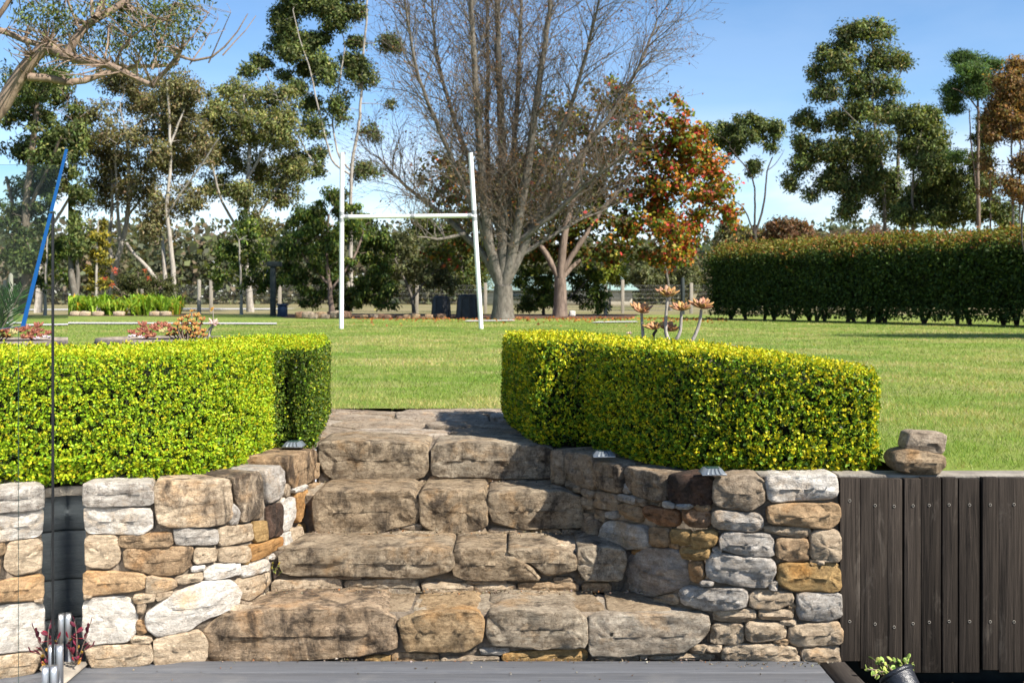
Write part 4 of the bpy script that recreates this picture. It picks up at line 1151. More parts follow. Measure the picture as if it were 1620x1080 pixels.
zs = zoomed(960, 440, 8.1)
YS = 6.55
bowl('succulent_bowl', 'round weathered planter just behind the right hedge holding the tall succulent', P(1068, 548, YS) * (1, 1, 0) + (0, 0, LAWN - .012), 0.36, P(1068, 546, YS)[2] - LAWN + 0.012)
def rosette(parent, c, axis, L, nl, pal, rng, tilt=0.55, Wd=0.50, th=0.16):
    axis = norm(np.array(axis, float))
    u = norm(np.cross(axis, (0.3, 1, 0.1))); v = np.cross(axis, u)
    bud = MB(); bud.lathe([(L*.02, -L*.10), (L*.10, 0), (L*.09, L*.12), (0.002, L*.26)], n=8)
    Vb = np.array(bud.V); Vb = c + Vb[:, :1]*u + Vb[:, 1:2]*v + Vb[:, 2:3]*axis
    ro = mk('rosette', Vb, bud.Q, bud.T, M['flesh'], parent, True, np.tile(pick(pal, 1, rng, .1), (len(Vb), 1)), origin=c)
    for k in range(nl):
        ring = k / nl
        a = k * 2.39996 + rng.normal(0, .12)
        el = 0.05 + tilt * (1.0 - ring) ** 0.6 * 0 + (0.30 + 0.75 * ring) * tilt * 1.35 + rng.normal(0, .06)
        rad = u * math.cos(a) + v * math.sin(a)
        d = rad * math.cos(el) + axis * math.sin(el)
        ll = L * (1.0 - 0.42 * ring) * rng.uniform(.9, 1.08)
        V, Q, _ = fleshy(c + rad * L * 0.05, d, ll, ll * Wd, ll * th, rng, up=axis, cup=0.16)
        base = pick(pal, 1, rng, .08)[0]
        tc_ = np.linspace(0, 1, 7).repeat(6)[:, None]
        colr = base * (1 - 0.25 * tc_) + np.array((0.46, 0.20, 0.06)) * 0.25 * tc_
        mk('leaf', V, Q, None, M['flesh'], ro, True, colr, origin=c)
    return ro
GP_PAL = [((0.36, 0.20, 0.075), 4), ((0.33, 0.165, 0.09), 3), ((0.34, 0.225, 0.06), 2), ((0.28, 0.145, 0.095), 2)]
rng = np.random.default_rng(21)
gp = thing('ghost_plant', 'tall-stemmed succulent with pinkish-orange rosettes behind the right hedge', 'plant', P(1062, 548, YS))
def stem(parent, pts, r0, r1, mat='bark_pale'):
    sp_ = MB(); sp_.tube(pts, np.linspace(r0, r1, len(pts)), 8)
    sp_.build('stem', M[mat], parent, True)
def curve(pts, n=14):
    pts = np.array(pts); t = np.linspace(0, 1, len(pts)); tt = np.linspace(0, 1, n)
    out = np.stack([np.interp(tt, t, pts[:, i]) for i in range(3)], 1)
    for _ in range(2):
        out[1:-1] = 0.25*out[:-2] + 0.5*out[1:-1] + 0.25*out[2:]
    return out
stem(gp, curve([P2(820,830,YS,zs), P2(765,760,YS,zs), P2(750,640,YS,zs), P2(757,480,YS,zs), P2(772,350,YS,zs), P2(775,245,YS,zs)]), .0125, .0085)
stem(gp, curve([P2(835,830,YS,zs), P2(900,780,YS-.02,zs), P2(945,680,YS-.02,zs), P2(950,560,YS-.02,zs), P2(955,420,YS-.02,zs)]), .011, .0085)
stem(gp, curve([P2(1060,830,YS,zs), P2(1110,780,YS,zs), P2(1170,640,YS,zs), P2(1200,520,YS,zs), P2(1210,400,YS,zs)]), .0115, .0085)
stem(gp, curve([P2(470,830,YS+.05,zs), P2(462,700,YS+.05,zs), P2(450,560,YS+.05,zs), P2(445,445,YS+.05,zs)]), .0105, .008)
stem(gp, curve([P2(590,830,YS+.04,zs), P2(595,720,YS+.04,zs), P2(640,660,YS+.03,zs)]), .010, .008, 'bark_dark')
stem(gp, curve([P2(290,830,YS,zs), P2(290,720,YS,zs)], 5), .004, .003)
px = YS / F / 8.1
rosette(gp, P2(778,225,YS,zs), (0.05,-0.35,1), 190*px, 17, GP_PAL, rng)
rosette(gp, P2(955,405,YS-.02,zs), (-0.10,-0.35,1), 165*px, 16, GP_PAL, rng)
rosette(gp, P2(1212,380,YS,zs), (0.10,-0.35,1), 190*px, 17, GP_PAL, rng)
rosette(gp, P2(443,435,YS+.05,zs), (0.02,-0.35,1), 185*px, 17, GP_PAL, rng)
rosette(gp, P2(600,650,YS+.02,zs), (-0.15,-0.35,1), 150*px, 15, GP_PAL, rng)
rosette(gp, P2(800,670,YS+.06,zs), (0.15,-0.4,1), 170*px, 16, GP_PAL, rng)
rosette(gp, P2(290,715,YS,zs), (0,-0.3,1), 52*px, 8, [((0.45, 0.33, 0.27), 1)], rng)

zl = zoomed(150, 480, 7.364)
YL_ = 6.35
px = YL_ / F / 7.364
bc = P(258, 545, YL_)
bowl('succulent_bowl', 'weathered grey bowl planter behind the left hedge', bc * (1, 1, 0) + (0, 0, LAWN - .012), 0.365, P(258, 534, YL_)[2] - LAWN + .012)
RED = [((0.17, 0.040, 0.028), 4), ((0.20, 0.055, 0.033), 3), ((0.12, 0.025, 0.024), 2), ((0.24, 0.10, 0.05), 1)]
rs_ = thing('red_rosette_succulent', 'cluster of dusky red succulent rosettes in the left bowl', 'plant', P(245, 536, YL_))
for (u, v, r_, dy) in ((430,335,50,-.02), (560,250,60,.05), (590,320,55,-.02), (530,300,45,.0), (690,275,60,.02), (680,375,58,-.07), (800,250,60,.06), (850,255,50,.04), (640,340,50,.0), (760,300,55,.0), (600,385,40,-.05), (730,235,45,.08), (480,360,40,-.03), (880,300,45,.02), (520,360,38,-.05)):
    rosette(rs_, P2(u, v + 12, YL_ + dy, zl), (rng.normal(0, .25), -0.7 + rng.normal(0, .2), 1), r_*px*1.25, 13, RED, rng, tilt=.5, Wd=.55, th=.2)
rosette(rs_, P2(800, 335, YL_ - .04, zl), (0, -.6, 1), 70*px, 14, [((0.30, 0.33, 0.12), 2), ((0.38, 0.30, 0.14), 1)], rng, tilt=.5, Wd=.5, th=.2)
ws = thing('silver_succulent', 'small silvery-white succulent at the rim of the left bowl', 'plant', P(212, 536, YL_ - .1))
for (u, v, r_) in ((420,378,34), (460,372,30), (530,388,34), (570,392,28), (400,385,24)):
    rosette(ws, P2(u, v + 8, YL_ - .10, zl), (rng.normal(0, .3), -.6, 1), r_*px, 9, [((0.52, 0.50, 0.53), 1), ((0.42, 0.40, 0.46), 1)], rng, tilt=.5, Wd=.5, th=.22)
ORG_P = [((0.33, 0.14, 0.025), 4), ((0.36, 0.20, 0.035), 3), ((0.26, 0.075, 0.022), 2), ((0.19, 0.20, 0.045), 2)]
os_ = thing('orange_succulent', 'bushy orange-tipped succulent on the right of the left bowl', 'plant', P(302, 536, YL_))
heads = [(1010,200,34),(1085,165,34),(1190,155,38),(1250,195,34),(1130,215,34),(960,255,34),(1060,255,34),(1170,250,30),(1230,255,32),(940,320,34),(1010,300,32),(1080,310,34),(1180,305,34),(1270,330,34),(1110,355,34),(990,360,34),(1040,390,30),(1200,360,34),(1280,380,30),(860,370,30),(920,370,32),(1150,390,30)]
for (u, v, r_) in heads:
    dy = rng.normal(0, .05)
    hp = P2(u, v, YL_ + dy, zl)
    stem(os_, curve([P2(1080 + (u-1080)*.55, 430, YL_ + dy, zl), P2(1080 + (u-1080)*.85, (v+430)/2, YL_+dy, zl), hp], 6), .005, .0035, 'bark_brown')
    rosette(os_, hp, (rng.normal(0, .3), -.45, 1), r_*px*1.75, 14, ORG_P, rng, tilt=.65, Wd=.6, th=.25)
for (u, v, vb) in ((1130, 95, 200), (1378, 65, 250)):
    hp = P2(u, v, YL_, zl)
    stem(os_, curve([P2(u + 2, vb + 40, YL_, zl), hp], 5), .003, .0022, 'bark_pale')
    for q in range(5):
        rosette(os_, hp + rng.normal(0, .006, 3), rng.normal(0, .4, 3) + (0, -.2, 1), 22*px, 6, [((0.55, 0.33, 0.03), 1), ((0.5, 0.2, 0.03), 1)], rng, Wd=.6, th=.3)
pk = thing('pink_echeveria', 'pale pink succulent rosette on a bare stalk right of the left bowl', 'plant', P(330, 536, YL_))
stem(pk, curve([P2(1318,420,YL_,zl), P2(1345,320,YL_,zl), P2(1375,240,YL_,zl)]), .008, .006)
stem(pk, curve([P2(1300,330,YL_,zl), P2(1330,300,YL_,zl), P2(1350,270,YL_,zl)], 6), .005, .004)
rosette(pk, P2(1385,235,YL_,zl), (.25, -.6, .7), 82*px, 11, [((0.50, 0.36, 0.33), 2), ((0.44, 0.30, 0.29), 1)], rng, tilt=.5, Wd=.42, th=.2)

# ------------------------------------------------------------------ lawn blades
rng = np.random.default_rng(31)
n = 320000
ang = rng.uniform(-0.60, 0.60, n)
rad = 4.7 * (34 / 4.7) ** (rng.random(n) ** 1.0)
gx, gy = rad * np.tan(ang), rad
keep = ((gy > 7.25 + 0.05*np.sin(gx*9) *np.sin(gx*23)) | ((gx > 1.66) & (gy > 4.66)) | ((gx < -3.07) & (gy > 5.25)))
gx, gy = gx[keep], gy[keep]; n = len(gx)
order = np.lexsort((gx, np.round(gy, 1)));  gx, gy = gx[order], gy[order]
patch = np.array([0.9 * mnoise.noise(Vector((x * 0.28, y * 0.34, 6.1))) + mnoise.noise(Vector((x * 0.8, y * 0.7, 3.1))) + 0.7 * mnoise.noise(Vector((x * 2.6, y * 2.4, 9.1))) for x, y in zip(gx[::4], gy[::4])]).repeat(4)[:n]
if len(patch) < n: patch = np.pad(patch, (0, n - len(patch)))
hgt = rng.uniform(0.014, 0.040, n) * (1 + 0.25 * patch); wid = 0.0035 * (gy / 6.0) ** 0.9
base = np.column_stack([gx, gy, np.full(n, LAWN - 0.002)])
lean = rng.normal(0, 0.75, (n, 2))
tip = base + np.column_stack([lean * hgt[:, None], hgt])
a = rng.uniform(0, np.pi, n); sd = np.column_stack([np.cos(a), np.sin(a), np.zeros(n)]) * (wid / 2)[:, None]
V = np.stack([base - sd, base + sd, tip], 1).reshape(-1, 3)
dry = np.clip(0.22 + 1.25 * patch + rng.normal(0, .25, n), 0, 1)[:, None]
gc = pick([((0.14, 0.235, 0.026), 5), ((0.21, 0.30, 0.042), 4), ((0.085, 0.16, 0.02), 4)], n, rng) * (1 - dry) + pick([((0.42, 0.36, 0.13), 4), ((0.33, 0.33, 0.09), 2), ((0.50, 0.40, 0.21), 3)], n, rng) * dry
o = mk('lawn_grass', V, None, np.arange(n * 3).reshape(-1, 3), M['grass'], None, False, np.repeat(gc, 3, 0), origin=np.array((0, 0, LAWN)))
tag(o, 'short mown green grass with straw-coloured patches', 'grass', None, 'stuff')
# ------------------------------------------------------------------ trees
def poly_resample(pts, step):
    pts = np.array(pts, float)
    d = np.concatenate([[0], np.cumsum(np.linalg.norm(np.diff(pts, axis=0), axis=1))])
    n = max(3, int(d[-1] / step) + 1)
    t = np.linspace(0, d[-1], n)
    out = np.stack([np.interp(t, d, pts[:, i]) for i in range(3)], 1)
    for _ in range(2):
        out[1:-1] = 0.25*out[:-2] + 0.5*out[1:-1] + 0.25*out[2:]
    return out, t / d[-1]

def trunk_mesh(lines, Y, rng, wob=0.0, ground=True, sides=9):
    """lines: (pixel points, width px at start, width px at end, depth offset at end)"""
    Vs, Qs, nodes, rads, base = [], [], [], [], None
    off = 0
    for li, (pts, w0, w1, dY) in enumerate(lines):
        k = len(pts)
        W3 = [P(x, y, Y + dY * (i / max(1, k - 1)) ** 1.3) for i, (x, y) in enumerate(pts)]
        if li == 0 and ground:
            b = W3[0].copy()
            if b[2] > LAWN + 0.05:
                W3 = [np.array((b[0], b[1], LAWN - 0.03))] + W3
            else:
                W3[0][2] = LAWN - 0.05
            base = W3[0]
        path, t = poly_resample(W3, 0.35)
        path[1:-1] += rng.normal(0, wob, (len(path) - 2, 3)) if wob else 0
        r = (w0 + (w1 - w0) * t) * Y / F / 2
        if li == 0 and ground:
            r = r * (1 + 0.22 * np.exp(-(path[:, 2] - path[0, 2]) / 0.3))
        V, Q = tubes_np(path[None], r[None], sides)
        Vs.append(V); Qs.append(Q + off); off += len(V)
        nodes.append(path[2:]); rads.append(r[2:])
        if base is None: base = W3[0]
    return Vs, Qs, np.vstack(nodes), np.concatenate(rads), base

def build_tree(name, label, Y, trunks, blobs, ncl, nleaf, leaf, pal, bark, seed, cat='tree', group=None, crad=0.45, aspect=0.42, droop=0.4,
               depthk=0.9, cvar=0.25, branch_r=0.03, ground=True, jit=0.2, shell=0.5, twig_leaf=True, fold=0.15, flat=0.75, maxb=99.0, tuft=1.85):
    rng = np.random.default_rng(seed)
    Vs, Qs, nodes, rads, base = trunk_mesh(trunks, Y, rng, 0.01, ground)
    off = sum(len(v) for v in Vs)
    B = np.array([(*b[:4], b[4] if len(b) > 4 else 1.0) for b in blobs], float)
    C = np.array([P(x, y, Y) for x, y in B[:, :2]])
    R = np.column_stack([B[:, 2], (B[:, 2] + B[:, 3]) / 2 * depthk, B[:, 3]]) * Y / F
    mn = R[:, [0, 2]].mean()
    C[:, 1] += rng.normal(0, 1, len(C)) * mn * depthk * 0.8 + mn * depthk * 0.7
    w = B[:, 2] * B[:, 3] * B[:, 4]
    bi = rng.choice(len(B), ncl, p=w / w.sum())
    u = norm(rng.normal(size=(ncl, 3))) * (rng.random((ncl, 1)) ** shell)
    A = C[bi] + u * R[bi]
    crad *= 0.92; leaf *= 0.85
    kz = A[:, 2] > LAWN + 0.15; A = A[kz]; Cb = C[bi][kz]; ncl = len(A)
    # branches from the nearest limb to every leaf cluster
    dmin = np.array([np.min(np.linalg.norm(nodes - a, axis=1)) for a in A])
    order = np.argsort(dmin)
    ND, NR = [nodes], [rads]
    Nn, Nr = nodes, rads
    paths, radii = [], []
    for i, ai in enumerate(order):
        a = A[ai]
        dv = np.linalg.norm(Nn - a, axis=1) + np.clip(Nn[:, 2] - a[2], 0, None) * 1.2 + 0.25 * np.exp(-Nr * 40)
        j = int(np.argmin(dv)); p0 = Nn[j]; L = np.linalg.norm(a - p0)
        if L > maxb: continue
        mid = (p0 + a) / 2 + np.array((0, 0, 0.10 * L)) + rng.normal(0, 0.07 * L, 3)
        t = np.linspace(0, 1, 6)[:, None]
        path = (1-t)**2*p0 + 2*t*(1-t)*mid + t*t*a
        r0 = min(Nr[j] * 0.6, branch_r * (0.4 + 0.5 * min(L, 3.0)))
        rr = np.linspace(max(r0, 0.014), 0.010, 6)
        paths.append(path); radii.append(rr)
        Nn = np.vstack([Nn, path[1:5]]); Nr = np.concatenate([Nr, rr[1:5]])
    if paths:
        V, Q = tubes_np(np.array(paths), np.array(radii), 3)
        Vs.append(V); Qs.append(Q + off)
    th = thing(name, label, cat, base, group)
    mk('trunk', np.vstack(Vs), np.vstack(Qs), None, M[bark], th, True, origin=base)
    # leaves gathered into tufts: fewer, fuller tufts read as clumps with gaps between
    if tuft > 1:
        keep = rng.random(ncl) < 1.0 / tuft
        A, Cb = A[keep], Cb[keep]; ncl = len(A); nleaf = int(nleaf * tuft)
    n = ncl * nleaf
    g = norm(rng.normal(size=(ncl, nleaf, 3))) * rng.random((ncl, nleaf, 1)) ** 0.5; g[..., 2] *= flat
    cs = crad * 1.25 * rng.uniform(0.55, 1.35, (ncl, 1, 1))
    pos = (A[:, None, :] + g * cs + rng.normal(0, 0.10, (ncl, nleaf, 3)) * crad).reshape(-1, 3)
    d = rng.normal(size=(n, 3)) + np.array((0, 0, -droop * 2))
    sz = leaf * rng.uniform(0.65, 1.3, n)
    if callable(pal): col = pal(pos, n, rng)
    else: col = pick(pal, n, rng, jit)
    col = col * np.repeat(1 + rng.normal(0, cvar, (ncl, 1)), nleaf, 0).clip(0.45, 1.7)
    face = np.repeat(norm(A - Cb) * 0.8 + np.array((0, 0, 0.45)), nleaf, 0) * 0.6 + (g * 1.1).reshape(-1, 3)
    V, Q = leaf_quads(pos, d, sz, sz * aspect, rng, fold, face)
    o = mk('crown', V, Q, None, M['leaf'], th, False, np.repeat(np.clip(col, .004, .9), 4, 0), origin=base)
    o['kind'] = 'stuff'
    return th

def zb(z, L, s):
    """blobs traced in an enlarged view"""
    return [(*z([(b[0], b[1])])[0], b[2] / s, b[3] / s) + tuple(b[4:]) for b in L]
def zt(z, L, s):
    return [(z(p), w0 / s, w1 / s, d) for p, w0, w1, d in L]

GUM = [((0.125, 0.145, 0.042), 5), ((0.18, 0.19, 0.06), 4), ((0.075, 0.095, 0.03), 4), ((0.19, 0.16, 0.065), 2)]
GUM_D = [((0.075, 0.105, 0.028), 5), ((0.12, 0.145, 0.040), 4), ((0.042, 0.06, 0.018), 4), ((0.17, 0.165, 0.055), 1)]
GUM_OL = [((0.165, 0.155, 0.065), 5), ((0.21, 0.19, 0.085), 4), ((0.10, 0.105, 0.045), 4), ((0.21, 0.15, 0.08), 2)]
GUM_T10 = [((0.085, 0.12, 0.034), 5), ((0.145, 0.175, 0.048), 4), ((0.048, 0.07, 0.023), 4), ((0.18, 0.155, 0.055), 2)]
PINE = [((0.06, 0.115, 0.026), 5), ((0.10, 0.155, 0.034), 3), ((0.034, 0.06, 0.018), 4)]
RUST = [((0.24, 0.13, 0.045), 5), ((0.29, 0.175, 0.06), 3), ((0.15, 0.08, 0.035), 3), ((0.17, 0.145, 0.05), 3)]
DKG = [((0.060, 0.100, 0.018), 5), ((0.125, 0.160, 0.026), 3), ((0.034, 0.058, 0.014), 4), ((0.17, 0.18, 0.04), 1)]

for _p in (GUM, GUM_D, GUM_T10, DKG, PINE):
    _p[:] = [((c[0]*1.28, c[1]*1.25, c[2]*1.35), w) for c, w in _p]
# far wood closing the view beyond the paddock
rng = np.random.default_rng(77)
def far_wood():
    n = 78000
    Yd = rng.uniform(110, 170, 900); ang = rng.uniform(-0.62, 0.62, 900)
    top = np.interp(ang * F + CX, [-300, 60, 300, 480, 640, 900, 1100, 1180, 1300, 1450, 1900], [345, 350, 358, 362, 366, 382, 392, 368, 360, 370, 370])
    cx, cy = np.tan(ang) * Yd, Yd
    hz = (ZC - (top - HY) / F * Yd - LAWN) * rng.uniform(0.7, 1.1, 900)
    bi = rng.integers(0, 900, n)
    g = rng.normal(size=(n, 3))
    pos = np.column_stack([cx[bi] + g[:, 0] * 2.2, cy[bi] + g[:, 1] * 2.2, LAWN + np.abs(rng.random(n)) ** 0.8 * hz[bi] + g[:, 2] * 0.3])
    pos[:, 2] = np.maximum(pos[:, 2], LAWN)
    tint = pick([((0.11, 0.115, 0.06), 5), ((0.14, 0.12, 0.075), 3), ((0.085, 0.10, 0.055), 5), ((0.16, 0.12, 0.08), 1)], 900, rng, 0.15)
    col = tint[bi] * (1 + rng.normal(0, 0.22, (n, 1)))
    sz = rng.uniform(0.55, 1.15, n)
    V, Q = leaf_quads(pos, rng.normal(size=(n, 3)), sz, sz * 0.6, rng)
    o = mk('distant_woodland', V, Q, None, M['leaf'], None, False, np.repeat(np.clip(col, .01, .5), 4, 0), origin=np.array((0, 140, LAWN)))
    tag(o, 'far-off olive and brown scrub wood along the horizon', 'woodland', None, 'stuff')
far_wood()

GRP = 'tall garden and paddock trees'
# left: dark tree behind the glass
build_tree('gum_tree', 'dense dark gum tree at the far left behind the glass', 50, [([(38, 470), (44, 420), (40, 330), (50, 240), (60, 160)], 16, 7, 0), ([(44, 420), (30, 380), (22, 330), (10, 280)], 9, 5, 1), ([(46, 330), (75, 270), (95, 220)], 7, 4, -1)],
  [(20,130,50,35),(60,118,50,30),(100,140,40,40),(30,180,50,40),(80,190,50,45),(110,210,30,30),(20,230,40,35),(60,240,45,40),(95,250,40,40),(25,290,50,40),(70,300,50,40),(110,300,36,40),(30,350,50,40),(80,350,40,40),(110,375,30,40),(60,400,60,30)],
  520, 60, 0.24, GUM_D, 'bark_brown', 101, crad=0.42, cvar=0.4)
# pale multi-stemmed gum
zA = zoomed(0, 220, 3.376)
build_tree('gum_tree', 'pale multi-stemmed gum tree rising behind the flowering shrub', 54,
  zt(zA, [([(600,760),(615,690),(640,590),(665,500),(685,400),(690,250),(685,100),(678,0),(668,-60)], 36, 16, 0), ([(612,700),(580,560),(600,400),(600,200),(580,60),(560,-40)], 22, 9, 1.2), ([(640,590),(632,400),(622,200),(615,60)], 20, 10, -0.8),
          ([(690,400),(760,310),(800,250),(860,200)], 13, 5, 1), ([(672,0),(720,-80),(800,-120),(880,-170)], 12, 6, 1), ([(668,-60),(640,-130),(640,-200)], 9, 5, 0)], 3.376),
  [(150,190,36,36),(200,150,46,40),(250,140,46,36),(290,150,40,40),(160,240,34,36),(210,220,46,36),(265,205,40,40),(240,255,40,36),(290,245,30,36),(180,290,30,34),(140,300,26,36),(230,305,36,30),(130,230,26,40),(180,120,40,26)],
  680, 44, 0.21, GUM_OL, 'bark_pale', 102, crad=0.50, cvar=0.35)
build_tree('gum_tree', 'slender grey-trunked gum right of the pale multi-stemmed gum', 52,
  [([(276, 497), (274, 430), (268, 370), (262, 330), (270, 270), (268, 200), (265, 130)], 9, 3, 0), ([(263, 470), (260, 410), (252, 350), (240, 325)], 8, 4, 0.8), ([(264, 340), (290, 300), (320, 260), (345, 220)], 4, 2, -.8), ([(268, 230), (285, 190), (300, 150)], 4, 2, .5)],
  [(250,330,34,24),(300,310,26,26),(235,365,22,20),(270,180,30,36),(300,200,24,30),(255,250,22,30),(320,240,20,24),(290,140,26,26)], 330, 40, 0.20, GUM_OL, 'bark_pale', 103, crad=0.42, cvar=0.35)
build_tree('gum_tree', 'round-crowned green gum tree with pale forked trunk left of the goal', 55,
  [([(396, 490), (392, 440), (386, 380), (392, 300), (395, 220), (385, 150)], 11, 4, 0), ([(388, 370), (430, 310), (470, 250)], 6, 3, .8), ([(387, 380), (350, 320), (335, 260)], 5, 3, -1), ([(393, 280), (440, 200), (460, 170)], 5, 2, -.6)],
  [(370,148,50,28),(430,158,42,32),(340,190,32,36),(390,200,46,36),(450,210,38,36),(350,240,36,30),(400,262,40,30),(462,262,26,32),(340,290,32,24),(390,312,30,24),(440,305,32,24),(415,350,24,24)],
  760, 48, 0.20, GUM, 'bark_pale', 104, crad=0.42, cvar=0.35)
zC = zoomed(380, 0, 3.6)
build_tree('gum_tree', 'very tall pale gum with dark leaf clumps behind the goal', 60,
  zt(zC, [([(630,1750),(630,1040),(640,900),(680,700),(690,540),(700,300),(720,120),(725,-40)], 26, 10, 0), ([(635,1000),(520,930),(490,800),(440,600),(400,400),(330,200),(300,60)], 13, 5, -1), ([(640,980),(560,900),(520,700),(560,500),(600,250),(540,60),(520,-60)], 12, 5, 1), ([(440,950),(380,880),(340,780),(250,650),(180,500),(150,420)], 9, 4, -1.5)], 3.6),
  zb(zC, [(230,60,80,60),(330,30,80,50),(250,150,60,40),(480,40,60,40),(560,60,80,40),(660,60,50,40),(230,240,80,40),(330,230,80,50),(300,310,60,50),(400,230,50,50),(120,330,60,36),(60,400,40,26),(350,370,50,40),(430,330,46,36),(240,420,40,18),(340,500,40,46),(390,570,46,36),(620,330,60,50),(640,220,40,40),(460,190,40,30),(540,130,50,36),(850,250,60,50,.5),(830,600,50,40,.4),(560,-60,160,40),(300,-60,140,50),(420,860,60,40,.6),(300,900,60,50,.6),(440,960,60,40,.6),(700,960,90,50,.5),(480,420,90,90,.45),(560,600,90,90,.35),(420,720,90,70,.4),(700,420,80,90,.35),(760,760,80,80,.35)], 3.6),
  1150, 46, 0.23, GUM_D, 'bark_pale', 105, crad=0.44, cvar=0.38)
# big bare tree
def bare_tree():
    rng = np.random.default_rng(200)
    Y = 36.5
    lines = [([(795, 505), (796, 480), (796, 452)], 33, 29, 0),
             ([(793, 456), (772, 380), (760, 250), (752, 120), (745, 0), (742, -70)], 17, 5, -1.0), ([(795, 455), (797, 380), (795, 250), (790, 120), (785, -30), (782, -90)], 19, 5, 0.6),
             ([(798, 452), (815, 380), (835, 270), (850, 150), (868, 30), (880, -70)], 18, 5, -0.6), ([(800, 452), (830, 385), (855, 330), (900, 270), (960, 190), (1010, 110), (1040, 30)], 15, 3, 0.8),
             ([(794, 458), (765, 400), (730, 368), (690, 330), (640, 295), (600, 250)], 14, 3, 1.2), ([(773, 385), (735, 300), (700, 220), (660, 120), (640, 0)], 10, 3, -1.5), ([(818, 385), (880, 335), (940, 280), (990, 245)], 11, 3, -1.2),
             ([(760, 300), (722, 200), (692, 100), (680, -30)], 9, 3, 1.6), ([(848, 300), (900, 180), (930, 80), (948, 0)], 10, 3, -1.6), ([(797, 380), (815, 220), (822, 90), (826, -50)], 11, 4, 2.0), ([(796, 400), (770, 260), (772, 120), (770, -60)], 10, 4, 2.2),
             ([(800, 420), (860, 380), (910, 350), (960, 330)], 9, 3, 1.8), ([(735, 370), (700, 380), (660, 375)], 7, 2, -1)]
    Vs, Qs, nodes, rads, base = trunk_mesh(lines, Y, rng, 0.012, True, 10)
    off = sum(map(len, Vs))
    keep = nodes[:, 2] > LAWN + 2.0
    nodes, rads = nodes[keep], rads[keep]
    def sprout(P0, R0, D0, per, lmin, lmax, kp, ang, up, rr):
        n = len(P0) * per
        idx = np.repeat(np.arange(len(P0)), per)
        p = P0[idx]; d0 = D0[idx]
        r = rng.normal(size=(n, 3)); r -= (r * d0).sum(1, keepdims=True) * d0
        d = norm(d0 + norm(r) * ang * rng.uniform(0.6, 1.4, (n, 1)) + np.array((0, 0, up)))
        L = rng.uniform(lmin, lmax, n)
        path = np.empty((n, kp, 3)); path[:, 0] = p
        cur = d
        for k in range(1, kp):
            cur = norm(cur + rng.normal(0, 0.13, (n, 3)) + np.array((0, 0, up * 0.35)))
            path[:, k] = path[:, k - 1] + cur * (L / (kp - 1))[:, None]
        r0 = np.minimum(R0[idx] * 0.55, rr)
        rad = r0[:, None] * np.linspace(1, 0.35, kp)[None]
        return path, rad
    def dirs(path):
        d = np.empty_like(path); d[:, :-1] = path[:, 1:] - path[:, :-1]; d[:, -1] = d[:, -2]; return norm(d)
    # limb directions: outwards from the bole and up
    dn = norm(np.column_stack([(nodes[:, 0] - base[0]) * 0.16, (nodes[:, 1] - base[1]) * 0.16, np.ones(len(nodes))]))
    p1, r1 = sprout(nodes, rads, dn, 2, 1.0, 2.6, 7, 0.75, 0.10, 0.022)
    V, Q = tubes_np(p1, r1, 5); Vs.append(V); Qs.append(Q + off); off += len(V)
    a = p1[:, 1:, :].reshape(-1, 3); ra = r1[:, 1:].reshape(-1); da = dirs(p1)[:, 1:].reshape(-1, 3)
    p2, r2 = sprout(a, ra, da, 1, 0.45, 1.25, 5, 0.8, 0.08, 0.011)
    V, Q = tubes_np(p2, r2, 4); Vs.append(V); Qs.append(Q + off); off += len(V)
    th = thing('bare_tree', 'big leafless tree with many upright grey limbs behind the goal posts', 'tree', base)
    mk('trunk', np.vstack(Vs), np.vstack(Qs), None, M['bark_grey'], th, True, origin=base)
    a = p2[:, 1:, :].reshape(-1, 3); ra = r2[:, 1:].reshape(-1); da = dirs(p2)[:, 1:].reshape(-1, 3)
    p3, r3 = sprout(a, ra, da, 1, 0.25, 0.75, 3, 0.9, 0.06, 0.0085)
    sel = rng.random(len(a)) < .35
    p4, r4 = sprout(a[sel], ra[sel], da[sel], 1, 0.12, 0.40, 3, 1.1, 0.03, 0.0075)
    V, Q = tubes_np(np.concatenate([p3, p4]), np.maximum(np.concatenate([r3, r4]), 0.0046), 3)
    o = mk('crown', V, Q, None, M['twigs_brown'], th, True, origin=base); o['kind'] = 'stuff'
    # a few leaves still hanging
    e = p3[:, -1]; e = e[rng.random(len(e)) < 0.45]; n = len(e)
    V, Q = leaf_quads(e + rng.normal(0, .05, (n, 3)), rng.normal(size=(n, 3)) + (0, 0, -.6), rng.uniform(.06, .11, n), rng.uniform(.04, .07, n), rng)
    o = mk('last_leaves', V, Q, None, M['leaf'], th, False, np.repeat(pick([((0.22, 0.10, 0.05), 3), ((0.15, 0.10, 0.05), 4), ((0.28, 0.13, 0.05), 2), ((0.10, 0.09, 0.03), 2)], n, rng), 4, 0), origin=base); o['kind'] = 'stuff'
bare_tree()
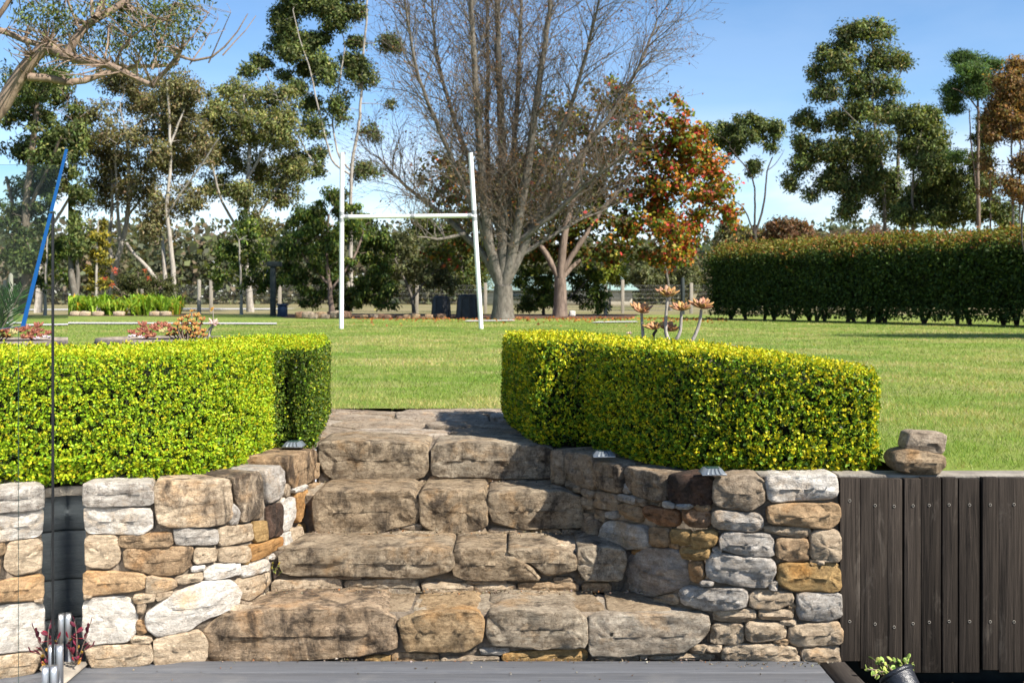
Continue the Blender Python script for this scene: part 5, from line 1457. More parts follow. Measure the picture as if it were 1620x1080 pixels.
# autumn liquidambar
def pal_aut(pos, n, rng):
    xpx = pos[:, 0] / pos[:, 1] * F + CX
    w = np.clip((xpx - 950) / 130, 0, 1)[:, None]
    red = pick([((0.40, 0.11, 0.03), 5), ((0.46, 0.19, 0.035), 4), ((0.38, 0.045, 0.04), 3), ((0.34, 0.28, 0.03), 4), ((0.13, 0.18, 0.020), 7), ((0.07, 0.11, 0.016), 2)], n, rng, .2)
    grn = pick([((0.075, 0.10, 0.018), 5), ((0.12, 0.13, 0.022), 4), ((0.05, 0.07, 0.014), 4), ((0.20, 0.12, 0.03), 2), ((0.17, 0.08, 0.03), 1)], n, rng, .2)
    pickr = rng.random((n, 1)) < (0.12 + 0.83 * w)
    return np.where(pickr, red, grn)
build_tree('liquidambar_tree', 'autumn tree with red, orange and green leaves right of the bare tree', 42.5,
  [([(886, 500), (887, 470), (886, 440)], 22, 19, 0), ([(887, 445), (905, 420), (940, 395), (985, 370), (1030, 345)], 8, 2, 1.5), ([(885, 442), (870, 410), (850, 380), (800, 350), (740, 330)], 11, 4, 1), ([(887, 440), (890, 380), (910, 300), (930, 220), (950, 170)], 14, 4, .5), ([(889, 430), (940, 350), (1000, 270), (1050, 210)], 10, 3, 1)],
  [(1000,190,54,36,.5),(1060,175,36,28,.6),(1080,215,36,32),(1030,235,46,36),(1095,245,34,36),(1060,275,54,36),(1125,262,28,36),(1010,305,46,36),(1060,322,46,32),(1110,312,36,28),(1148,300,18,20),(990,352,36,32),(1040,362,46,32),(1088,372,36,32),(1118,352,26,26),(1000,400,36,22),(1050,408,36,20),(950,400,36,26),(900,398,46,22),(850,392,40,22),(930,350,36,26),
   (870,262,66,56,.9),(800,300,56,56,.9),(900,185,56,46,.6),(975,150,50,30,.4),(1160,330,16,30,.8),(1140,290,30,30,.8),(720,300,46,46,.6),(740,362,46,36,.8),(830,350,56,46,.8),(940,300,46,46,.8),(880,330,56,46,.8),(700,280,40,40,.5),(960,240,46,46,.7),(700,400,30,20,.7),(770,395,40,20,.8)],
  1050, 32, 0.19, pal_aut, 'bark_brown', 106, tuft=1.3, crad=0.36, aspect=0.85, droop=0.3, cvar=0.22)
# right-hand trees
zD = zoomed(1180, 0, 3.0)
build_tree('gum_tree', 'tall billowing gum tree against the sky above the far hedge', 78,
  zt(zD, [([(660,1080),(655,900),(640,740),(610,600),(600,480),(605,300),(600,200)], 22, 7, 0), ([(640,740),(570,620),(500,560),(430,480)], 12, 4, -1.5), ([(612,600),(680,480),(720,380),(760,280)], 10, 4, 1), ([(720,900),(722,760),(725,640),(715,560)], 20, 10, 1), ([(655,880),(540,800),(440,720)], 12, 4, 1)], 3.0),
  zb(zD, [(560,140,110,55),(470,190,60,60),(370,240,36,42),(350,330,46,46),(430,300,70,66),(380,430,66,60),(650,270,86,70),(770,280,40,40),(690,130,36,32),(600,400,86,56),(280,540,46,42),(360,560,40,46),(450,560,56,46),(560,520,86,56),(680,520,76,56),(700,420,56,46),(330,700,76,60),(270,650,30,26),(440,700,76,56),(560,700,86,76),(240,850,36,44),(290,780,56,46),(340,910,36,32),(430,830,76,56),(520,900,86,76),(650,850,86,86),(700,960,76,76),(480,1000,56,46),(540,330,80,80,.45),(520,440,70,50,.5),(560,600,150,120,.22),(500,780,170,110,.25),(620,700,120,160,.25)], 3.0),
  1500, 40, 0.30, GUM_T10, 'bark_grey', 107, crad=0.55, cvar=0.3, branch_r=0.05)
build_tree('gum_tree', 'lower dense gum tree between the tall gum and the pine', 74,
  zt(zD, [([(790,1080),(790,900),(800,760),(830,640)], 20, 8, 0), ([(792,900),(860,800),(920,700)], 10, 4, 1)], 3.0),
  zb(zD, [(800,560,86,60),(900,540,60,46),(850,680,106,76),(900,620,76,56),(960,720,56,56),(840,800,96,76),(950,850,76,76),(850,920,86,76),(980,960,76,86),(760,1020,76,56),(900,1020,96,56)], 3.0),
  760, 46, 0.30, GUM_D, 'bark_grey', 108, crad=0.55, cvar=0.3)
build_tree('pine_tree', 'dark green pine with bare tall trunk at the upper right', 70,
  zt(zD, [([(1105,1080),(1100,850),(1105,600),(1100,450),(1090,300)], 24, 8, 0), ([(1095,900),(1065,640),(1060,520)], 10, 5, .6), ([(1102,520),(1040,440),(980,420)], 8, 3, -1), ([(1100,430),(1150,370),(1190,310)], 8, 3, 1)], 3.0),
  zb(zD, [(1080,290,76,46),(1060,360,96,46),(1000,420,66,36),(975,470,46,26),(1130,380,66,46),(1180,310,46,32),(1000,510,56,22),(1090,440,66,36),(1010,740,46,26),(1140,560,36,46,.6),(1040,260,40,30)], 3.0),
  420, 60, 0.30, PINE, 'bark_brown', 109, tuft=1.5, crad=0.48, aspect=0.2, droop=-0.1, cvar=0.3, flat=0.5)
build_tree('rust_tree', 'rust-brown foliaged tree at the right frame edge', 66,
  zt(zD, [([(1270,1080),(1265,850),(1260,690),(1255,500)], 16, 6, 0), ([(1300,1080),(1300,800),(1305,600)], 10, 5, 1)], 3.0),
  zb(zD, [(1290,310,50,36),(1240,400,76,66),(1290,420,60,76),(1210,520,56,76),(1260,560,66,86),(1310,600,60,76),(1190,640,46,56,.6),(1200,760,46,56,.6),(1300,780,46,66,.7),(1240,880,56,56,.6),(1310,900,46,66,.6),(1190,900,36,56,.5),(1370,500,60,100),(1370,750,50,100,.6)], 3.0),
  520, 44, 0.27, RUST, 'bark_grey', 110, tuft=1.4, crad=0.48, cvar=0.3)
build_tree('gum_tree', 'thin dark-trunked sapling gum between the pine and the rust-brown tree', 72,
  zt(zD, [([(1160,1080),(1158,850),(1155,650),(1150,540)], 12, 5, 0)], 3.0), zb(zD, [(1150,700,50,60,.5),(1170,850,50,50),(1120,900,50,50),(1180,980,50,60),(1130,1010,60,50),(1060,960,50,50),(1080,760,60,60,.6),(1150,620,60,70,.6),(1230,1000,60,60),(1290,1010,60,60),(1040,860,60,60,.6)], 3.0), 420, 40, 0.26, GUM_D, 'bark_dark', 111, crad=0.45)
zE = zoomed(750, 0, 3.24); zF = zoomed(750, 230, 3.24)
build_tree('umbrella_pine', 'slim forked tree with tufted dark crown right of the autumn tree', 72,
  zt(zF, [([(1445,510),(1435,440)], 22, 20, 0), ([(1436,445),(1440,320),(1440,200),(1410,130),(1350,60),(1310,10)], 12, 5, -.6), ([(1440,450),(1470,370),(1490,280),(1500,130),(1530,60)], 13, 6, .6), ([(1432,440),(1380,310),(1300,270),(1220,210),(1170,180)], 9, 4, 1), ([(1500,130),(1560,90),(1590,20)], 5, 2, 0)], 3.24),
  zb(zE, [(1200,665,50,22),(1300,660,46,46),(1400,615,56,44),(1380,700,76,56),(1350,750,56,36),(1500,640,56,56),(1560,660,42,42),(1520,760,42,36),(1440,860,46,36),(1290,820,36,22),(1240,870,26,26),(1270,700,40,40)], 3.24),
  250, 55, 0.27, GUM_D, 'bark_dark', 112, crad=0.42, cvar=0.3)
# lower growth
build_tree('dark_shrub', 'big dark green weeping shrub directly behind the left goal post', 44.5,
  [([(525, 500), (522, 460), (515, 400), (520, 340)], 9, 4, 0), ([(522, 460), (560, 410), (575, 370)], 5, 3, .5), ([(520, 450), (480, 410), (470, 380)], 5, 3, -.5)],
  [(520,318,34,26),(482,348,34,30),(560,348,40,30),(460,390,24,28),(510,388,40,36),(570,398,42,36),(602,385,20,30),(470,430,30,30),(530,440,42,36),(590,440,30,36),(490,468,26,22),(560,476,36,18),(612,465,20,22)],
  420, 62, 0.19, DKG, 'bark_brown', 113, cat='shrub', crad=0.26, droop=0.9, cvar=0.35)
build_tree('evergreen_shrub', 'dark broad-leafed shrub round the pale trunk left of the goal', 46,
  [([(382, 498), (381, 440), (378, 380)], 5, 2, 0)], [(380,352,30,22),(360,398,26,28),(400,398,32,34),(352,440,26,22),(390,448,32,22),(420,430,18,28),(380,375,26,22)],
  170, 46, 0.20, DKG, 'bark_pale', 114, cat='shrub', crad=0.26, cvar=0.35)
build_tree('grey_shrub', 'open grey-green shrub between the weeping shrub and compost bins', 47,
  [([(655, 500), (653, 470), (640, 440), (625, 410)], 6, 2, 0), ([(653, 472), (675, 440), (700, 420)], 4, 2, .5)],
  [(640,415,28,30),(672,436,28,22),(692,402,34,36),(640,380,26,26),(620,440,20,26),(700,445,26,22)], 200, 34, 0.18, [((0.11, 0.12, 0.05), 4), ((0.15, 0.15, 0.07), 3), ((0.06, 0.075, 0.03), 3)], 'bark_grey', 115, cat='shrub', crad=0.28)
build_tree('understory_tree', 'dark green understory tree behind the compost bins', 54,
  [([(735, 495), (733, 440), (725, 390)], 7, 3, 0)], [(725,390,36,26),(745,420,30,30),(705,370,34,24),(750,450,26,24),(690,350,30,22),(660,360,28,20)], 220, 40, 0.22, [((0.05, 0.075, 0.02), 4), ((0.10, 0.125, 0.03), 3), ((0.15, 0.15, 0.03), 2)], 'bark_dark', 116, crad=0.34)
build_tree('dark_hedge_shrub', 'dark glossy shrub beneath the autumn tree', 44.5,
  [([(860, 500), (860, 470), (858, 440)], 5, 2, 0), ([(860, 485), (900, 475), (932, 440)], 4, 2, 0)], [(835,440,22,24),(860,450,24,26),(840,478,24,20),(870,480,16,18),(925,445,26,26),(945,470,20,22),(915,478,18,18),(940,430,20,14)], 210, 40, 0.17, DKG, 'bark_dark', 117, cat='shrub', crad=0.22)
build_tree('grey_green_tree', 'soft grey-green tree behind the ghost plant rosettes', 60,
  [([(1060, 490), (1058, 450), (1050, 410)], 6, 3, 0)], [(1040,420,30,20),(1070,430,34,24),(1095,440,22,26),(1020,440,22,16),(1060,455,40,16),(1030,400,26,14)], 230, 40, 0.22, [((0.12, 0.13, 0.055), 4), ((0.16, 0.17, 0.075), 3), ((0.07, 0.085, 0.035), 3)], 'bark_grey', 118, crad=0.35)
build_tree('yellow_shrub', 'bright yellow-green shrub in front of the green shed roof', 62,
  [([(965, 490), (965, 450)], 4, 2, 0)], [(962,432,20,13),(982,440,15,12),(950,442,13,9),(975,424,12,8)], 70, 36, 0.2, [((0.30, 0.32, 0.04), 4), ((0.20, 0.24, 0.03), 3)], 'bark_grey', 119, cat='shrub', crad=0.3)
build_tree('golden_conifer', 'thin golden-yellow conifer left of the pale gum trunks', 49,
  [([(152, 496), (152, 440), (153, 390), (155, 350)], 5, 2, 0)], [(155,352,8,12),(150,372,16,9),(160,385,14,9),(148,400,16,9),(162,412,14,10),(148,430,14,10),(160,445,14,10),(146,455,12,10)], 90, 30, 0.20, [((0.34, 0.27, 0.03), 4), ((0.24, 0.22, 0.04), 3), ((0.16, 0.16, 0.04), 3)], 'bark_pale', 120, crad=0.20, droop=0.1, flat=0.5)
fs = build_tree('flowering_shrub', 'low olive shrub with red flowers above the strappy plants', 47.5,
  [([(220, 497), (220, 470), (215, 450)], 5, 2, 0), ([(221, 480), (245, 460), (260, 450)], 3, 2, .4), ([(220, 480), (190, 460), (180, 452)], 3, 2, -.4)], [(185,455,20,18),(215,442,26,18),(245,448,26,18),(262,462,16,14),(200,470,26,12),(235,470,26,12)], 200, 40, 0.13, [((0.075, 0.085, 0.028), 4), ((0.11, 0.115, 0.04), 3), ((0.045, 0.055, 0.02), 3)], 'bark_brown', 121, cat='shrub', crad=0.20)
rng = np.random.default_rng(5)
for (x, y) in ((183,430),(165,440),(178,450),(230,428),(235,440),(181,426)):
    c = P(x, y, 46.7); n = 26
    V, Q = leaf_quads(c + rng.normal(0, .05, (n, 3)), rng.normal(size=(n, 3)), rng.uniform(.05, .10, n), rng.uniform(.04, .06, n), rng)
    mk('flower', V, Q, None, M['leaf'], fs, False, np.repeat(pick([((0.55, 0.09, 0.05), 1), ((0.5, 0.16, 0.08), 1)], n, rng), 4, 0))
# bare pinkish shrub and rust trees over the far hedge
build_tree('rust_bush', 'low rust-orange tree beyond the left end of the far hedge', 95, [([(1250, 480), (1250, 400), (1252, 370)], 6, 3, 0)], [(1250,360,34,16),(1275,368,26,14),(1225,372,24,14),(1255,380,50,14)], 190, 34, 0.4, [((0.20, 0.10, 0.05), 4), ((0.15, 0.09, 0.05), 3), ((0.12, 0.10, 0.05), 2)], 'bark_brown', 122, crad=0.6)
build_tree('pink_twig_bush', 'pinkish-brown twiggy tree showing over the far hedge', 88, [([(1350, 480), (1350, 420), (1350, 385)], 6, 3, 0)], [(1340,380,40,14),(1380,375,36,16),(1310,385,26,12),(1400,365,20,14)], 200, 26, 0.34, [((0.20, 0.12, 0.09), 4), ((0.15, 0.11, 0.075), 3)], 'twigs_brown', 123, crad=0.6, aspect=0.2)
build_tree('grey_tree', 'olive grey tree left of the rust-orange tree beyond the hedge', 100, [([(1165, 480), (1165, 400), (1165, 370)], 6, 3, 0)], [(1160,365,26,20),(1180,380,26,18),(1145,385,20,18)], 130, 34, 0.4, GUM_OL, 'bark_grey', 124, crad=0.55)
# leaning bare branch and dark forked trunk at the left
lb = thing('leaning_branch', 'bare pale branch leaning between the gum trunks', 'branch', P(247, 432, 52))
b_ = MB(); b_.tube(curve([P(200,384,52), P(208,398,52), P(222,412,52), P(240,430,52), P(262,470,52), P(268,500,52.)]), np.linspace(.07, .12, 14), 7); b_.build('limb', M['bark_pale'], lb, True)
build_tree('dark_gum', 'dark forked stump-like gum trunk beside the strappy plants', 48, [([(124, 500), (120, 470), (115, 440), (108, 405)], 15, 9, 0), ([(120, 472), (124, 440), (122, 405)], 8, 5, 0)], [(105,385,20,24),(125,380,16,24)], 60, 40, 0.22, GUM_D, 'bark_grey', 125, crad=0.35)

# overhanging limb at the top left, from a tree that stands outside the frame
def overhang():
    Y = 21.0
    rng = np.random.default_rng(300)
    L = [([(-120, 420), (-70, 300), (-25, 200), (5, 160), (27, 132), (40, 98), (58, 78), (75, 70)], 40, 20, 0), ([(75, 70), (98, 84), (115, 100), (130, 103), (150, 97), (168, 97), (190, 110), (215, 125), (242, 136)], 17, 8, -.6),
         ([(240, 135), (262, 118), (275, 92), (287, 80)], 9, 5, -.3), ([(280, 88), (292, 102), (318, 103), (340, 98), (358, 82), (372, 55), (392, 22)], 5, 1.5, 0), ([(352, 88), (378, 60), (405, 25)], 2.5, 1, .3), ([(330, 100), (350, 60), (365, 20)], 2.5, 1, -.4), ([(300, 102), (330, 60), (345, 30)], 2.5, 1, .4),
         ([(44, 122), (60, 117), (85, 124), (100, 137), (125, 138), (145, 130), (150, 115), (185, 108), (236, 104), (280, 102)], 14, 5, .8), ([(104, 88), (112, 66), (120, 50), (132, 36), (152, 28), (185, 23), (205, 8), (216, -16)], 14, 10, .5),
         ([(-15, 42), (8, 32), (24, 8), (28, -20)], 9, 7, 0), ([(-20, 44), (10, 52), (34, 58), (52, 70), (70, 74)], 11, 8, .3), ([(75, 70), (58, 52), (40, 42), (12, 44)], 4, 2, 0), ([(152, 28), (160, 5), (165, -20)], 9, 7, .3), ([(146, 28), (144, -20)], 6, 5, .3), ([(125, 45), (112, 20), (105, -5)], 5, 3, 0),
         ([(240, 110), (252, 80), (262, 40), (275, 5)], 4, 2, .4), ([(180, 108), (190, 70), (220, 45), (250, 30)], 5, 2, -.5), ([(285, 82), (310, 60), (330, 20)], 3, 1.5, .2), ([(165, 97), (175, 70), (172, 40)], 4, 2, .4)]
    Vs, Qs, nodes, rads, base = trunk_mesh(L, Y, rng, 0.015, True, 9)
    base = np.array((base[0], base[1], LAWN - .03))
    off = sum(map(len, Vs))
    Bl = [(85,15,40,22),(60,35,36,18),(110,45,30,16),(150,5,40,16),(200,20,30,16),(225,35,26,18),(255,20,30,20),(290,15,24,20),(270,50,26,18),(210,70,36,18,.7),(170,60,36,18,.7),(240,85,34,16,.7),(120,75,36,18,.6),(300,50,20,14,.6),(330,10,20,10,.5),(35,70,26,14,.5),(95,100,26,14,.6),(150,85,30,14,.5)]
    B = np.array([b if len(b) == 5 else (*b, 1.0) for b in Bl])
    w = B[:, 2]*B[:, 3]*B[:, 4]; ncl = 150
    bi = rng.choice(len(B), ncl, p=w / w.sum())
    A = np.array([P(B[i, 0] + rng.normal(0, .5)*B[i, 2], B[i, 1] + rng.normal(0, .5)*B[i, 3], Y + .7 + rng.normal(0, .5)) for i in bi])
    paths, radii = [], []
    A2 = np.array([P(B[i, 0] + rng.normal(0, .9)*B[i, 2], B[i, 1] + rng.normal(0, .9)*B[i, 3], Y + rng.normal(0, .8)) for i in rng.integers(0, len(B), 330)])
    for a in np.vstack([A, A2]):
        dv = np.linalg.norm(nodes - a, axis=1); j = int(np.argmin(dv)); p0 = nodes[j]; Ld = dv[j]
        mid = (p0 + a)/2 + rng.normal(0, .1*Ld, 3); t = np.linspace(0, 1, 5)[:, None]
        paths.append((1-t)**2*p0 + 2*t*(1-t)*mid + t*t*a); radii.append(np.linspace(min(rads[j]*.6, .02), .004, 5))
    V, Q = tubes_np(np.array(paths), np.array(radii), 4); Vs.append(V); Qs.append(Q + off)
    th = thing('angophora_tree', 'near gum tree whose crooked pinkish limbs reach in at the top left', 'tree', base)
    mk('trunk', np.vstack(Vs), np.vstack(Qs), None, M['bark_pink'], th, True, origin=base)
    nl = 34; n = ncl*nl
    pos = (A[:, None, :] + rng.normal(size=(ncl, nl, 3))*0.17).reshape(-1, 3)
    sz = rng.uniform(.07, .13, n)
    col = pick(GUM_D, n, rng, .2)*np.repeat(1 + rng.normal(0, .3, (ncl, 1)), nl, 0).clip(.5, 1.6)
    V, Q = leaf_quads(pos, rng.normal(size=(n, 3)) + (0, 0, -1.0), sz, sz*.32, rng)
    o = mk('crown', V, Q, None, M['leaf'], th, False, np.repeat(col, 4, 0), origin=base); o['kind'] = 'stuff'
overhang()
# tree standing just outside the frame on the right: its hanging twig and shadow show
def offside():
    rng = np.random.default_rng(330)
    base = np.array((13.4, 17.6, LAWN - .03))
    path, t = poly_resample([base, base + (0.1, 0, 1.5), base + (-.1, .2, 3.2), base + (.2, .3, 5.2)], .4)
    Vs, Qs = [], []
    V, Q = tubes_np(path[None], np.linspace(.22, .09, len(path))[None], 9); Vs.append(V); Qs.append(Q)
    off = len(V)
    A = base + (0.4, .2, 5.0) + norm(rng.normal(size=(260, 3)))*rng.random((260, 1))**.5*np.array((3.4, 1.1, 1.1))
    paths = []
    for a in A:
        p0 = path[rng.integers(len(path)//2, len(path))]; mid = (p0 + a)/2 + (0, 0, .3); tt = np.linspace(0, 1, 5)[:, None]
        paths.append((1-tt)**2*p0 + 2*tt*(1-tt)*mid + tt*tt*a)
    V, Q = tubes_np(np.array(paths), np.tile(np.linspace(.03, .008, 5), (260, 1)), 4); Vs.append(V); Qs.append(Q + off); off += len(V)
    tw = curve([base + (-.1, .2, 3.2), (10.2, 16.8, 5.0), P(1650, 240, 16.6), P(1618, 320, 16.6), P(1615, 375, 16.6), P(1622, 405, 16.6)], 16)
    V, Q = tubes_np(tw[None], np.linspace(.03, .008, 16)[None], 5); Vs.append(V); Qs.append(Q + off)
    th = thing('shade_tree', 'tree outside the right frame edge with one hanging dark twig in view', 'tree', base)
    mk('trunk', np.vstack(Vs), np.vstack(Qs), None, M['bark_dark'], th, True, origin=base)
    n = 260*40; pos = np.repeat(A, 40, 0) + rng.normal(0, .28, (n, 3)); sz = rng.uniform(.12, .2, n)
    V, Q = leaf_quads(pos, rng.normal(size=(n, 3)), sz, sz*.5, rng)
    o = mk('crown', V, Q, None, M['leaf'], th, False, np.repeat(pick(GUM_D, n, rng), 4, 0), origin=base); o['kind'] = 'stuff'
offside()

# ------------------------------------------------------------------ tall clipped hedge on the right
def tall_hedge():
    rng = np.random.default_rng(400)
    a, b = np.array((7.3, 37.4)), np.array((15.2, 24.5)); L = np.linalg.norm(b - a); t = (b - a)/L; nm = np.array((t[1], -t[0])); nm = nm if nm[0] < 0 else -nm
    th = thing('tall_hedge', 'tall dark clipped hedge with sunlit top along the right side of the lawn', 'hedge', (10, 31, LAWN))
    n = 8600
    s = rng.random(n)*L
    prof = rng.random(n)
    # cross-section: front face, domed top, back
    w, h, dome = 0.95, 2.02, 0.42
    q = np.where(prof < .62, 0, 1)
    v = rng.random(n)
    lat = np.where(q == 0, w + 0.05*rng.normal(size=n), (1 - 2*v)*w)
    zz = np.where(q == 0, 0.16 + v*(h - .12), h + dome*np.sqrt(np.clip(1 - (lat/w)**2, 0, 1)))
    wig = np.array([mnoise.noise(Vector((x*.9, z*.9, 2.))) + .5*mnoise.noise(Vector((x*2.7, z*2.2, 7.))) for x, z in zip(s, zz)])*.17
    lat = lat - np.where(q == 0, rng.exponential(.09, n), 0) + np.where(q == 0, wig, 0); zz = zz - np.where(q == 1, rng.exponential(.08, n), 0) + np.where(q == 1, wig, 0)
    pos2 = a + np.outer(s, t) + np.outer(lat, nm)
    A = np.column_stack([pos2, LAWN + zz])
    k = 9; m = n*k
    pos = np.repeat(A, k, 0) + rng.normal(0, .085, (m, 3))
    sz = rng.uniform(.07, .125, m)
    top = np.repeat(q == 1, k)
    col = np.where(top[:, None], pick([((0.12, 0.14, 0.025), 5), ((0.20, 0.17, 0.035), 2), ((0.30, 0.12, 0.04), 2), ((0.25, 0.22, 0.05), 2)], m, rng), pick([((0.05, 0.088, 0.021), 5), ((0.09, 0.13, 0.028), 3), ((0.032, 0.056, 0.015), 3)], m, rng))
    keep = pos[:, 2] > LAWN + 0.14
    V, Q = leaf_quads(pos[keep], rng.normal(size=(keep.sum(), 3)) + (0, 0, -.3), sz[keep], sz[keep]*.5, rng)
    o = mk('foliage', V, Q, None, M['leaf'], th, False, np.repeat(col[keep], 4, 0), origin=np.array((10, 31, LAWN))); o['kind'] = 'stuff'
    # inner mass and stems
    V, Q = [], []
    ns = 40
    for i in range(ns):
        c = a + t*L*i/(ns - 1)
        for la, z in ((w - .24, .45), (w - .24, h - .12), (0, h + dome - .24), (-w + .24, h - .12), (-w + .24, .45)):
            p = c + nm*la; V.append((p[0], p[1], LAWN + z))
    for i in range(ns - 1):
        for j in range(5):
            j2 = (j + 1) % 5; Q.append((i*5+j, i*5+j2, (i+1)*5+j2, (i+1)*5+j))
    Q += [(0, 1, 2, 4), (195, 199, 197, 196)]
    mk('branches', np.array(V), Q, [(2, 3, 4), (197, 199, 198)], M['twig'], th)
    for i in range(30):
        c = a + t*L*rng.uniform(.01, .99) + nm*rng.uniform(-.3, .6)
        b_ = MB()
        for _ in range(3):
            e = c + rng.normal(0, .16, 2)
            b_.tube([(c[0], c[1], LAWN - .02), ((c[0]+e[0])/2 + rng.normal(0, .03), (c[1]+e[1])/2, LAWN + .25), (e[0], e[1], LAWN + .6)], [.05, .04, .035], 6)
        b_.build('stem', M['bark_dark'], th)
tall_hedge()

# ------------------------------------------------------------------ goal posts
YG = depth_at(520)
goal = thing('goal_posts', 'white pipe rugby goal with its right post leaning on the lawn', 'goal', P(650, 520, YG))
r_p = 0.052
def pipe(name, p0, p1, mat, r, par, n=14):
    b_ = MB(); b_.tube([p0, p0 + (p1 - p0)*.5, p1], r, n); return b_.build(name, M[mat], par, True)
pl0, pl1 = P(540, 520, YG), P(541, 242, YG)
pr0, pr1 = P(761.5, 520, YG), P(744.5, 242, YG)
pl0[2] = pr0[2] = LAWN - .05
lp = pipe('post', pl0, pl1, 'white_pipe', r_p, goal); rp = pipe('post', pr0, pr1, 'white_pipe', r_p, goal)
fL, fR = (520-342)/278, (520-340)/278
cL, cR = pl0 + (pl1-pl0)*fL, pr0 + (pr1-pr0)*fR
cb = pipe('crossbar', cL, cR, 'white_pipe', r_p*.92, goal)
for c, d, par in ((cL + (pl1-pl0)*.018, pl1-pl0, lp), (cL - (pl1-pl0)*.018, pl1-pl0, lp), (cR + (pr1-pr0)*.018, pr1-pr0, rp), (cR - (pr1-pr0)*.018, pr1-pr0, rp), (cL + (cR-cL)*.04, cR-cL, cb), (cL + (cR-cL)*.535, cR-cL, cb), (cR - (cR-cL)*.035, cR-cL, cb)):
    d = norm(d)*.045
    pipe('pipe_joint', c - d, c + d, 'pipe_joint', r_p*1.1, par)

# ------------------------------------------------------------------ things round the far lawn edge
def compost(label, x, yb, w, h):
    Yc = depth_at(yb); c = P(x, yb, Yc); s = Yc/F
    th = thing('compost_bin', label, 'bin', c, 'black compost bins')
    R_, H_ = w*s/2, h*s
    b_ = MB(); b_.lathe([(R_, 0), (R_*.97, H_*.05), (R_*.84, H_*.84), (R_*.80, H_*.88)], c[0], c[1], 20); 
    V = np.array(b_.V); V[:, 2] += LAWN - .01; mk('body', V, b_.Q, b_.T, M['black_plastic'], th, False)
    b_ = MB(); b_.lathe([(R_*.86, H_*.885), (R_*.85, H_*.93), (R_*.6, H_*.985), (R_*.1, H_*1.0)], c[0], c[1], 20)
    V = np.array(b_.V); V[:, 2] += LAWN - .01; mk('lid', V, b_.Q, b_.T, M['black_plastic'], th, False)
    for k in range(8):
        a = k*math.pi/4 + .2
        b_ = MB(); b_.tube([(c[0] + R_*.985*math.cos(a), c[1] + R_*.985*math.sin(a), LAWN + H_*.06), (c[0] + R_*.86*math.cos(a), c[1] + R_*.86*math.sin(a), LAWN + H_*.82)], .02, 5); b_.build('rib', M['black_plastic'], th)
compost('black plastic compost bin left of its twin under the bare tree', 698, 503, 31, 36)
compost('black plastic compost bin next to the right goal post', 740, 504, 37, 39)
bb_ = thing('garden_bin', 'small dark blue bin left of the weeping shrub', 'bin', P(447, 500, 43))
c = P(447, 501, 42); s = 42/F
MB().box(c[0]-6.5*s, c[0]+6.5*s, 41.8, 42.2, LAWN-.01, LAWN+17*s, .02).build('body', M['bin_blue'], bb_)
MB().box(c[0]-8*s, c[0]+8*s, 41.76, 42.24, LAWN+17*s+.003, LAWN+20*s, .02).build('lid', M['bin_blue'], bb_)
c = P(432, 501, 43); s = 43/F
pg = thing('shelter_post', 'square dark post left of the weeping shrub', 'post', c)
MB().box(c[0]-4*s, c[0]+4*s, 42.9, 43.1, LAWN-.02, LAWN+78*s, .01).build('post', M['dark_post'], pg)
MB().box(c[0]-9*s, c[0]+13*s, 42.85, 43.15, LAWN+78*s+.002, LAWN+86*s, .01).build('beam', M['dark_post'], pg)
wb = boulder('white_bag', 'small white lump at the foot of the autumn tree', P(904, 500, 42.5)*(1, 1, 0) + (0, -.6, LAWN - .01), .24, .2, .24, (.75, .74, .72), 0.0, 5, cat='bag')
rk = random.Random(3)
for i in range(26):
    x = 478 + i*9.6 + rk.uniform(-3, 3)
    if 556 < x < 566: continue
    sz = rk.uniform(.12, .26) if i > 8 else rk.uniform(.2, .42)
    c = G(x, 503.5 + rk.uniform(-.8, .8))
    boulder('edging_rock', 'small brown rock edging the mulch bed behind the goal', (c[0], c[1], LAWN - .02), sz*1.3, sz, sz*.8, rk.choice((TN, GB, (.30, .19, .13))), .3, 20 + i, group='rocks edging the mulch bed', n=6, cat='rock')
for i, x in enumerate((120, 134, 155, 188, 245, 262)):
    c = G(x, 499.2); boulder('edging_rock', 'pale rock along the front of the strappy plant bed', (c[0], c[1], LAWN - .02), .45, .3, .2, CR, .05, 60 + i, group='pale rocks by the strappy plants', n=6, cat='rock')
# mulch bed, paths, track
def sheet(name, pts, z, mat, kind='structure'):
    V = np.array([(p[0], p[1], z) for p in pts]); n = len(V)
    return tag(mk(name, V, [tuple(range(4))] if n == 4 else None, [(0, k, k+1) for k in range(1, n-1)] if n != 4 else None, M[mat]), kind=kind)
sheet('mulch_bed', [G(450, 503), G(600, 504.5), G(1000, 503.5), G(1010, 497), G(430, 497)], LAWN + .004, 'mulch')
sheet('mulch_bed', [G(105, 500), G(292, 500), G(296, 496), G(100, 496)], LAWN + .004, 'mulch')
sheet('concrete_path', [G(-400, 512), G(438, 514), G(438, 512), G(-400, 510)], LAWN + .030, 'pale_concrete')
sheet('concrete_path', [G(735, 509.5), G(815, 508.5), G(812, 507.3), G(740, 508)], LAWN + .030, 'pale_concrete')
sheet('concrete_path', [G(935, 511.5), G(1010, 510.5), G(1005, 509.3), G(945, 510)], LAWN + .030, 'pale_concrete')
sheet('gravel_track', [(-70, 70, 0), (-14, 66, 0), (-14, 72, 0), (-70, 76, 0)], LAWN + .004, 'pale_concrete')
